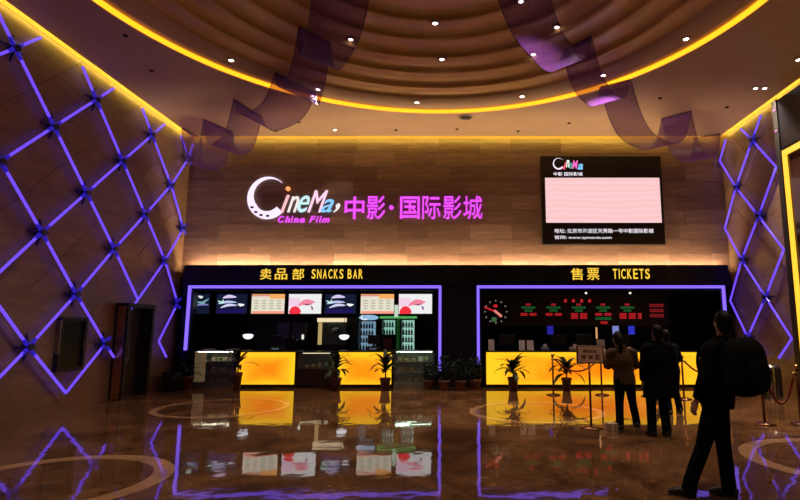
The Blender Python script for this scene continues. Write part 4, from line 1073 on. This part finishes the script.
def ribbon(anchors, drops, label):
    """anchors: end points (left,right) of each fold line on the ceiling; drops: sag of each loop"""
    t = thing('mesh_ribbon', label, 'ribbon', (Vector(anchors[-1][0]) + Vector(anchors[-1][1])) / 2)
    Lp, Rp = [], []
    for k, dr in enumerate(drops):
        (a0, b0), (a1, b1) = anchors[k], anchors[k + 1]
        a0, b0, a1, b1 = map(Vector, (a0, b0, a1, b1))
        n = 16
        for i in range(n + (k == len(drops) - 1)):
            u = i / n
            s = 1 - abs(2 * u - 1) ** 2.6
            # the loop hangs steeply at both ends
            uu = 0.5 + 0.5 * math.copysign(abs(2 * u - 1) ** 0.75, 2 * u - 1)
            Lp.append(a0.lerp(a1, uu) - Vector((0, 0, dr * s))); Rp.append(b0.lerp(b1, uu) - Vector((0, 0, dr * s)))
    bm = B(); prev = None
    for a, b in zip(Lp, Rp):
        row = [bm.verts.new(a.lerp(b, q / 6)) for q in range(7)]
        if prev:
            for q in range(6): bm.faces.new((prev[q], prev[q + 1], row[q + 1], row[q]))
        prev = row
    obj('mesh_band', bm, M_rib, t, True)
    for P in (Lp, Rp): obj('edge_wire', loft(B(), P, [0.008] * len(P), (0.3, 0.2, 1), 1, 6), M_ribedge, t, True)
    for (a, b) in anchors[1:]: obj('hanging_rod', tube(B(), a, b, 0.014, 8), M_ribedge, t, True)
zc = H - 0.03
ribbon([((-2.25, 7.7, 7.5), (-1.35, 7.95, 7.5)), ((-3.02, 9.45, 7.34), (-2.56, 10.05, 7.34)), ((-3.93, 10.82, zc), (-3.31, 11.85, zc)), ((-5.40, 12.20, zc), (-5.10, 13.25, zc)), ((-6.72, 13.45, zc), (-6.30, 14.35, zc)), ((-7.60, 14.05, zc), (-7.45, 14.85, zc))],
       [1.0, 0.62, 0.58, 0.85, 1.05], 'purple mesh ribbon looping from the recess to the left wall corner')
ribbon([((0.55, 7.9, 7.5), (1.35, 7.6, 7.5)), ((2.22, 10.3, 7.30), (2.68, 9.75, 7.30)), ((3.32, 11.54, zc), (3.90, 11.14, zc)), ((5.45, 13.40, zc), (6.02, 12.90, zc)), ((6.95, 14.85, zc), (7.55, 14.5, zc))],
       [0.9, 0.72, 1.1, 0.92], 'purple mesh ribbon looping from the recess to the right wall corner')

# ------------------------------------------------------------------ people
M_skin = mat('skin', (0.36, 0.19, 0.12), 0.5, var=0.06)
M_hair = mat('hair_black', (0.004, 0.0035, 0.0035), 0.5, var=0.3, scale=60, ior=1.2)
M_eye = mat('eye', (0.5, 0.48, 0.45), 0.2, var=0); M_sole = mat('shoe_dark', (0.012, 0.010, 0.010), 0.4)
def hand_bm(bm, wr, d, nrm, side):
    """palm + five fingers; d: direction of the forearm, nrm: palm normal, side: +1/-1 thumb side sign"""
    d = Vector(d).normalized(); nrm = (Vector(nrm) - d * Vector(nrm).dot(d)).normalized(); lat = d.cross(nrm).normalized() * side
    wr = Vector(wr)
    loft(bm, [wr - d * 0.03, wr + d * 0.02, wr + d * 0.07, wr + d * 0.10], [(0.024, 0.02), (0.032, 0.018), (0.042, 0.017), (0.038, 0.014)], lat, 3, 12)
    for i, (o, ln) in enumerate(((0.030, 0.070), (0.010, 0.080), (-0.011, 0.074), (-0.030, 0.058))):
        b = wr + d * 0.092 + lat * o
        k1 = b + (d * 0.93 + nrm * 0.25).normalized() * ln * 0.48
        k2 = k1 + (d * 0.75 + nrm * 0.65).normalized() * ln * 0.32
        k3 = k2 + (d * 0.45 + nrm * 0.9).normalized() * ln * 0.25
        loft(bm, [b - d * 0.02, b, k1, k2, k3], [0.010, 0.010, 0.0095, 0.0088, 0.007], lat, 3, 8)
    b = wr + d * 0.03 + lat * 0.03
    loft(bm, [b - lat * 0.015, b, b + (d * 0.7 + lat * 0.6 + nrm * 0.3) * 0.035, b + (d * 1.5 + lat * 0.7 + nrm * 0.8) * 0.04], [0.013, 0.0125, 0.011, 0.008], nrm, 3, 8)

def person(label, loc, J, a, k=1.0, top=None, legs=None, coat_z=0.78, hairlen=0, coat_flare=0.0, turn=0.0, hand_n=None, group=None):
    """J holds the joints in world coordinates; a = heading (0 faces +Y), k = build"""
    f = Vector((-math.sin(a), math.cos(a), 0)); r = Vector((math.cos(a), math.sin(a), 0)); up = Vector((0, 0, 1))
    V = {n: Vector(p) for n, p in J.items()}
    t = thing('person', label, 'person', loc, group)
    hc, hn = V['head'], V['neck']
    pel, ch = V['pelvis'], V['chest']; wa = pel.lerp(ch, 0.5)
    bm = B()
    # trunk
    loft(bm, [pel - up * 0.10, pel - up * 0.02, pel.lerp(wa, 0.6), wa, ch, ch.lerp(hn, 0.55), hn, hn.lerp(hc, 0.55)],
         [(0.13 * k, 0.10 * k), (0.165 * k, 0.115 * k), (0.15 * k, 0.105 * k), (0.14 * k, 0.10 * k), (0.165 * k, 0.115 * k), (0.15 * k, 0.09 * k), (0.062, 0.06), (0.054, 0.056)], r, 4, 18)
    for sd in 'LR':
        loft(bm, [hn.lerp(ch, 0.35), V['sh' + sd], V['sh' + sd].lerp(V['el' + sd], 0.35), V['el' + sd], V['el' + sd].lerp(V['wr' + sd], 0.35), V['wr' + sd]], [0.06 * k, 0.058 * k, 0.05 * k, 0.041 * k, 0.042 * k, 0.027], f, 4, 12)
        loft(bm, [V['hip' + sd] + up * 0.06, V['hip' + sd], V['hip' + sd].lerp(V['kn' + sd], 0.4), V['kn' + sd], V['kn' + sd].lerp(V['an' + sd], 0.35), V['an' + sd]], [0.085 * k, 0.088 * k, 0.078 * k, 0.054 * k, 0.055 * k, 0.036], f, 4, 12)
        tv = V['toe' + sd] - V['an' + sd]; tv.z = 0; tv.normalize()
        an = V['an' + sd]; gz = Vector((an.x, an.y, 0))
        loft(bm, [an + up * 0.0, gz - tv * 0.045 + up * 0.035, gz + tv * 0.06 + up * 0.035, gz + tv * 0.15 + up * 0.022], [0.036, (0.036, 0.032), (0.042, 0.028), (0.034, 0.016)], r, 3, 10)
        wd = V['wr' + sd] - V['el' + sd]
        inw = (pel - V['wr' + sd]); inw.z = 0
        hand_bm(bm, V['wr' + sd], V.get('hd' + sd, wd), V.get('hn' + sd, inw), 1 if sd == 'R' else -1)
    # head
    hb = B(); sphere(hb, (0, 0, 0), (0.074, 0.095, 0.118), 3)
    for v in hb.verts:
        if v.co.z < -0.02: q = (-0.02 - v.co.z) / 0.1; v.co.x *= 1 - 0.22 * q; v.co.y = v.co.y * (1 - 0.15 * q) + 0.012 * q
        if v.co.y > 0.05 and abs(v.co.z) < 0.02 and 0.015 < abs(v.co.x) < 0.05: v.co.y -= 0.007
    loft(hb, [(0, 0.085, 0.03), (0, 0.102, 0.0), (0, 0.112, -0.022), (0, 0.092, -0.034)], [0.007, 0.010, 0.014, 0.010], (1, 0, 0), 3, 8)
    loft(hb, [(-0.026, 0.078, -0.058), (0, 0.092, -0.056), (0.026, 0.078, -0.058)], [0.005, 0.008, 0.005], (0, 0, 1), 3, 8)
    for sx in (-1, 1): sphere(hb, (sx * 0.076, -0.005, -0.012), (0.010, 0.020, 0.030), 2)
    mw = Matrix.Translation(hc) @ Matrix.Rotation(a + turn, 4, 'Z')
    bmesh.ops.transform(hb, matrix=mw, verts=hb.verts)
    tmp = bpy.data.meshes.new('t'); hb.to_mesh(tmp); hb.free(); bm.from_mesh(tmp); bpy.data.meshes.remove(tmp)
    body = link('body', remesh(bm, 0.0068, 3), M_skin, t)
    for sx in (-1, 1):
        e = B(); sphere(e, mw @ Vector((sx * 0.030, 0.083, 0.005)), 0.011, 2); obj('eye', e, M_eye, t, True)
    # hair
    bm = B(); sphere(bm, (0, -0.020, 0.022), (0.084, 0.100, 0.112), 3); sphere(bm, (0, -0.045, -0.03), (0.070, 0.066, 0.08), 3)
    bmesh.ops.transform(bm, matrix=mw, verts=bm.verts)
    if hairlen:
        c = mw @ Vector((0, -0.115, 0.02))
        loft(bm, [mw @ Vector((0, -0.08, 0.03)), c, c - up * hairlen * 0.5 - f * 0.03, c - up * hairlen - f * 0.01], [0.03, 0.04, 0.036, 0.012], r, 4, 10)
    link('hair', remesh(bm, 0.010, 2), M_hair, t)
    # trousers
    bm = B()
    loft(bm, [pel - up * 0.11, pel - up * 0.02, pel + up * 0.10], [(0.15 * k, 0.118 * k), (0.182 * k, 0.132 * k), (0.165 * k, 0.122 * k)], r, 4, 18)
    for sd in 'LR':
        kn, an = V['kn' + sd], V['an' + sd]
        loft(bm, [V['hip' + sd] + up * 0.05, V['hip' + sd] - up * 0.02, V['hip' + sd].lerp(kn, 0.45), kn, kn.lerp(an, 0.4), kn.lerp(an, 0.8), Vector((an.x, an.y, 0.045))], [0.095 * k, 0.102 * k, 0.092 * k, 0.073 * k, 0.070 * k, 0.068 * k, 0.070 * k], f, 4, 14)
    link('trousers', remesh(bm, 0.012, 3), legs, t)
    # jacket or coat
    bm = B()
    hem = Vector((pel.x, pel.y, coat_z))
    fl = coat_flare
    loft(bm, [hem, hem.lerp(wa, 0.45), wa, ch, ch.lerp(hn, 0.5), ch.lerp(hn, 0.85), hn + up * 0.035], [(0.195 * k + fl, 0.145 * k + fl), (0.19 * k + fl * 0.6, 0.142 * k + fl * 0.5), (0.175 * k, 0.135 * k), (0.198 * k, 0.148 * k), (0.185 * k, 0.122 * k), (0.11 * k, 0.09 * k), (0.076, 0.074)], r, 4, 20)
    for sd in 'LR':
        sh, el, wr = V['sh' + sd], V['el' + sd], V['wr' + sd]
        loft(bm, [hn.lerp(ch, 0.35), sh, sh.lerp(el, 0.4), el, el.lerp(wr, 0.5), wr - (wr - el).normalized() * 0.01], [0.08 * k, 0.080 * k, 0.071 * k, 0.062 * k, 0.055 * k, 0.045 * k], f, 4, 14)
    link('jacket', remesh(bm, 0.012, 3), top, t)
    bm = B(); q = hn + up * 0.03
    lathe(bm, [(0.066, -0.03), (0.082, -0.025), (0.080, 0.03), (0.068, 0.03)], q, 20); obj('collar', bm, top, t, True)
    for sd in 'LR':
        an = V['an' + sd]; tv = V['toe' + sd] - an; tv.z = 0; tv.normalize(); g = Vector((an.x, an.y, 0)); lt = tv.cross(up)
        bm = B(); loft(bm, [g - tv * 0.075 + up * 0.040, g - tv * 0.055 + up * 0.045, g + tv * 0.04 + up * 0.048, g + tv * 0.13 + up * 0.036, g + tv * 0.185 + up * 0.026], [(0.02, 0.02), (0.041, 0.044), (0.046, 0.046), (0.049, 0.033), (0.026, 0.018)], lt, 4, 12)
        sh = obj('shoe', bm, M_sole, t, True)
        bm = B(); loft(bm, [g - tv * 0.07 + up * 0.011, g + tv * 0.05 + up * 0.011, g + tv * 0.13 + up * 0.011, g + tv * 0.18 + up * 0.011], [(0.034, 0.010), (0.046, 0.010), (0.050, 0.010), (0.026, 0.010)], lt, 3, 10); obj('sole', bm, M_dark, sh, True)
    return t
cl = lambda n, c: mat(n, c, 0.85, var=0.25, scale=25, bump=0.15, ior=1.12)
A = math.radians(30)
person('person in black jacket and dark trousers wearing a bulging backpack', (2.45, 5.35, 0), dict(
    head=(2.67, 5.36, 1.645), neck=(2.665, 5.37, 1.465), chest=(2.65, 5.38, 1.25), pelvis=(2.56, 5.38, 0.92),
    shL=(2.485, 5.27, 1.40), elL=(2.395, 5.25, 1.12), wrL=(2.335, 5.30, 0.91), shR=(2.825, 5.47, 1.40), elR=(2.88, 5.52, 1.12), wrR=(2.84, 5.66, 0.92),
    hipL=(2.51, 5.31, 0.88), knL=(2.39, 5.34, 0.48), anL=(2.235, 5.38, 0.08), toeL=(2.06, 5.47, 0), hipR=(2.61, 5.45, 0.88), knR=(2.62, 5.42, 0.48), anR=(2.625, 5.37, 0.08), toeR=(2.49, 5.48, 0)),
    A, 1.0, cl('cloth_black', (0.004, 0.004, 0.005)), cl('denim_black', (0.004, 0.004, 0.006)), 0.84, turn=math.radians(-22))
# backpack
fv = Vector((-math.sin(A), math.cos(A), 0)); rv = Vector((math.cos(A), math.sin(A), 0))
bc = Vector((2.585, 5.40, 1.215)) - fv * 0.29
t = thing('backpack', 'large rounded black backpack on the back of the person', 'backpack', (bc.x, bc.y, 0.92))
M_pack = cl('pack_black', (0.005, 0.005, 0.006))
def local_box(dims, off, p, nm, m=M_pack):
    bm = bmesh.new(); bmesh.ops.create_icosphere(bm, subdivisions=4, radius=1)
    for v in bm.verts:
        c = v.co; k = (abs(c.x) ** p + abs(c.y) ** p + abs(c.z) ** p) ** (-1 / p)
        v.co = Vector((c.x * k * dims[0] / 2, c.y * k * dims[1] / 2, c.z * k * dims[2] / 2))
    bmesh.ops.transform(bm, matrix=Matrix.Translation(bc + rv * off[0] + fv * off[1] + Vector((0, 0, off[2]))) @ Matrix.Rotation(A, 4, 'Z'), verts=bm.verts)
    return obj(nm, bm, m, t, True)
local_box((0.46, 0.32, 0.56), (0.02, 0, 0.02), 2.7, 'main_body')
local_box((0.36, 0.18, 0.34), (0.02, -0.10, -0.06), 2.7, 'front_pocket')
for sx in (-1, 1):
    local_box((0.10, 0.20, 0.26), (0.02 + sx * 0.195, 0.0, -0.10), 2.7, 'side_pocket')
    P = [bc + rv * (0.05 + sx * 0.10) + fv * 0.10 + Vector((0, 0, 0.22)), bc + rv * (0.056 + sx * 0.115) + fv * 0.25 + Vector((0, 0, 0.275)), bc + rv * (0.056 + sx * 0.115) + fv * 0.40 + Vector((0, 0, 0.19)), bc + rv * (0.056 + sx * 0.13) + fv * 0.425 + Vector((0, 0, 0.0)), bc + rv * (0.056 + sx * 0.19) + fv * 0.28 + Vector((0, 0, -0.16)), bc + rv * (0.04 + sx * 0.15) + fv * 0.10 + Vector((0, 0, -0.18))]
    obj('strap', loft(B(), P, [(0.028, 0.010)] * 6, rv, 5, 10), M_pack, t, True)
obj('grab_handle', loft(B(), [bc - rv * 0.05 + fv * 0.09 + Vector((0, 0, 0.26)), bc + fv * 0.09 + Vector((0, 0, 0.32)), bc + rv * 0.05 + fv * 0.09 + Vector((0, 0, 0.26))], [0.010] * 3, fv, 5, 8), M_pack, t, True)

person('person with dark ponytail, tan jacket and dark jeans, hands raised', (2.75, 8.8, 0), dict(
    head=(2.66, 8.85, 1.42), neck=(2.69, 8.80, 1.265), chest=(2.71, 8.80, 1.06), pelvis=(2.73, 8.80, 0.80),
    shL=(2.525, 8.80, 1.205), elL=(2.47, 8.83, 0.97), wrL=(2.47, 9.02, 1.13), shR=(2.875, 8.80, 1.205), elR=(2.95, 8.85, 0.98), wrR=(2.94, 9.03, 1.15),
    hdL=(0.1, 0.4, 1), hdR=(-0.1, 0.4, 1), hnL=(0, 1, 0), hnR=(0, 1, 0),
    hipL=(2.65, 8.78, 0.76), knL=(2.62, 8.76, 0.42), anL=(2.60, 8.72, 0.075), toeL=(2.60, 8.95, 0), hipR=(2.81, 8.82, 0.76), knR=(2.88, 8.93, 0.42), anR=(2.955, 8.98, 0.075), toeR=(2.99, 9.2, 0)),
    0.0, 0.93, cl('cloth_tan', (0.085, 0.052, 0.032)), cl('denim_navy', (0.006, 0.007, 0.013)), 0.70, 0.30)
person('person in long black coat and dark jeans in the ticket queue', (3.06, 8.25, 0), dict(
    head=(3.10, 8.27, 1.52), neck=(3.09, 8.25, 1.36), chest=(3.08, 8.25, 1.14), pelvis=(3.06, 8.25, 0.85),
    shL=(2.895, 8.22, 1.29), elL=(2.85, 8.24, 1.02), wrL=(2.87, 8.36, 0.80), shR=(3.27, 8.28, 1.29), elR=(3.32, 8.28, 1.02), wrR=(3.30, 8.42, 0.82),
    hipL=(2.97, 8.25, 0.81), knL=(2.955, 8.28, 0.44), anL=(2.935, 8.24, 0.08), toeL=(2.90, 8.46, 0), hipR=(3.14, 8.26, 0.81), knR=(3.145, 8.29, 0.44), anR=(3.15, 8.22, 0.08), toeR=(3.17, 8.44, 0)),
    math.radians(4), 1.02, cl('coat_black', (0.004, 0.004, 0.005)), cl('denim_blue', (0.006, 0.007, 0.015)), 0.56, 0, 0.035)
person('person in dark blue jacket stepping past the rope posts', (4.1, 10.3, 0), dict(
    head=(4.02, 10.33, 1.44), neck=(4.03, 10.30, 1.285), chest=(4.05, 10.30, 1.08), pelvis=(4.08, 10.30, 0.81),
    shL=(3.86, 10.24, 1.225), elL=(3.80, 10.28, 0.98), wrL=(3.82, 10.40, 0.80), shR=(4.21, 10.36, 1.225), elR=(4.30, 10.38, 1.02), wrR=(4.36, 10.56, 1.00),
    hipL=(4.0, 10.28, 0.77), knL=(4.0, 10.36, 0.42), anL=(3.98, 10.22, 0.075), toeL=(3.94, 10.44, 0), hipR=(4.16, 10.32, 0.77), knR=(4.20, 10.42, 0.42), anR=(4.26, 10.42, 0.075), toeR=(4.30, 10.64, 0)),
    math.radians(8), 0.97, cl('cloth_navy', (0.005, 0.006, 0.015)), cl('denim_blue', (0.006, 0.007, 0.015)), 0.74)
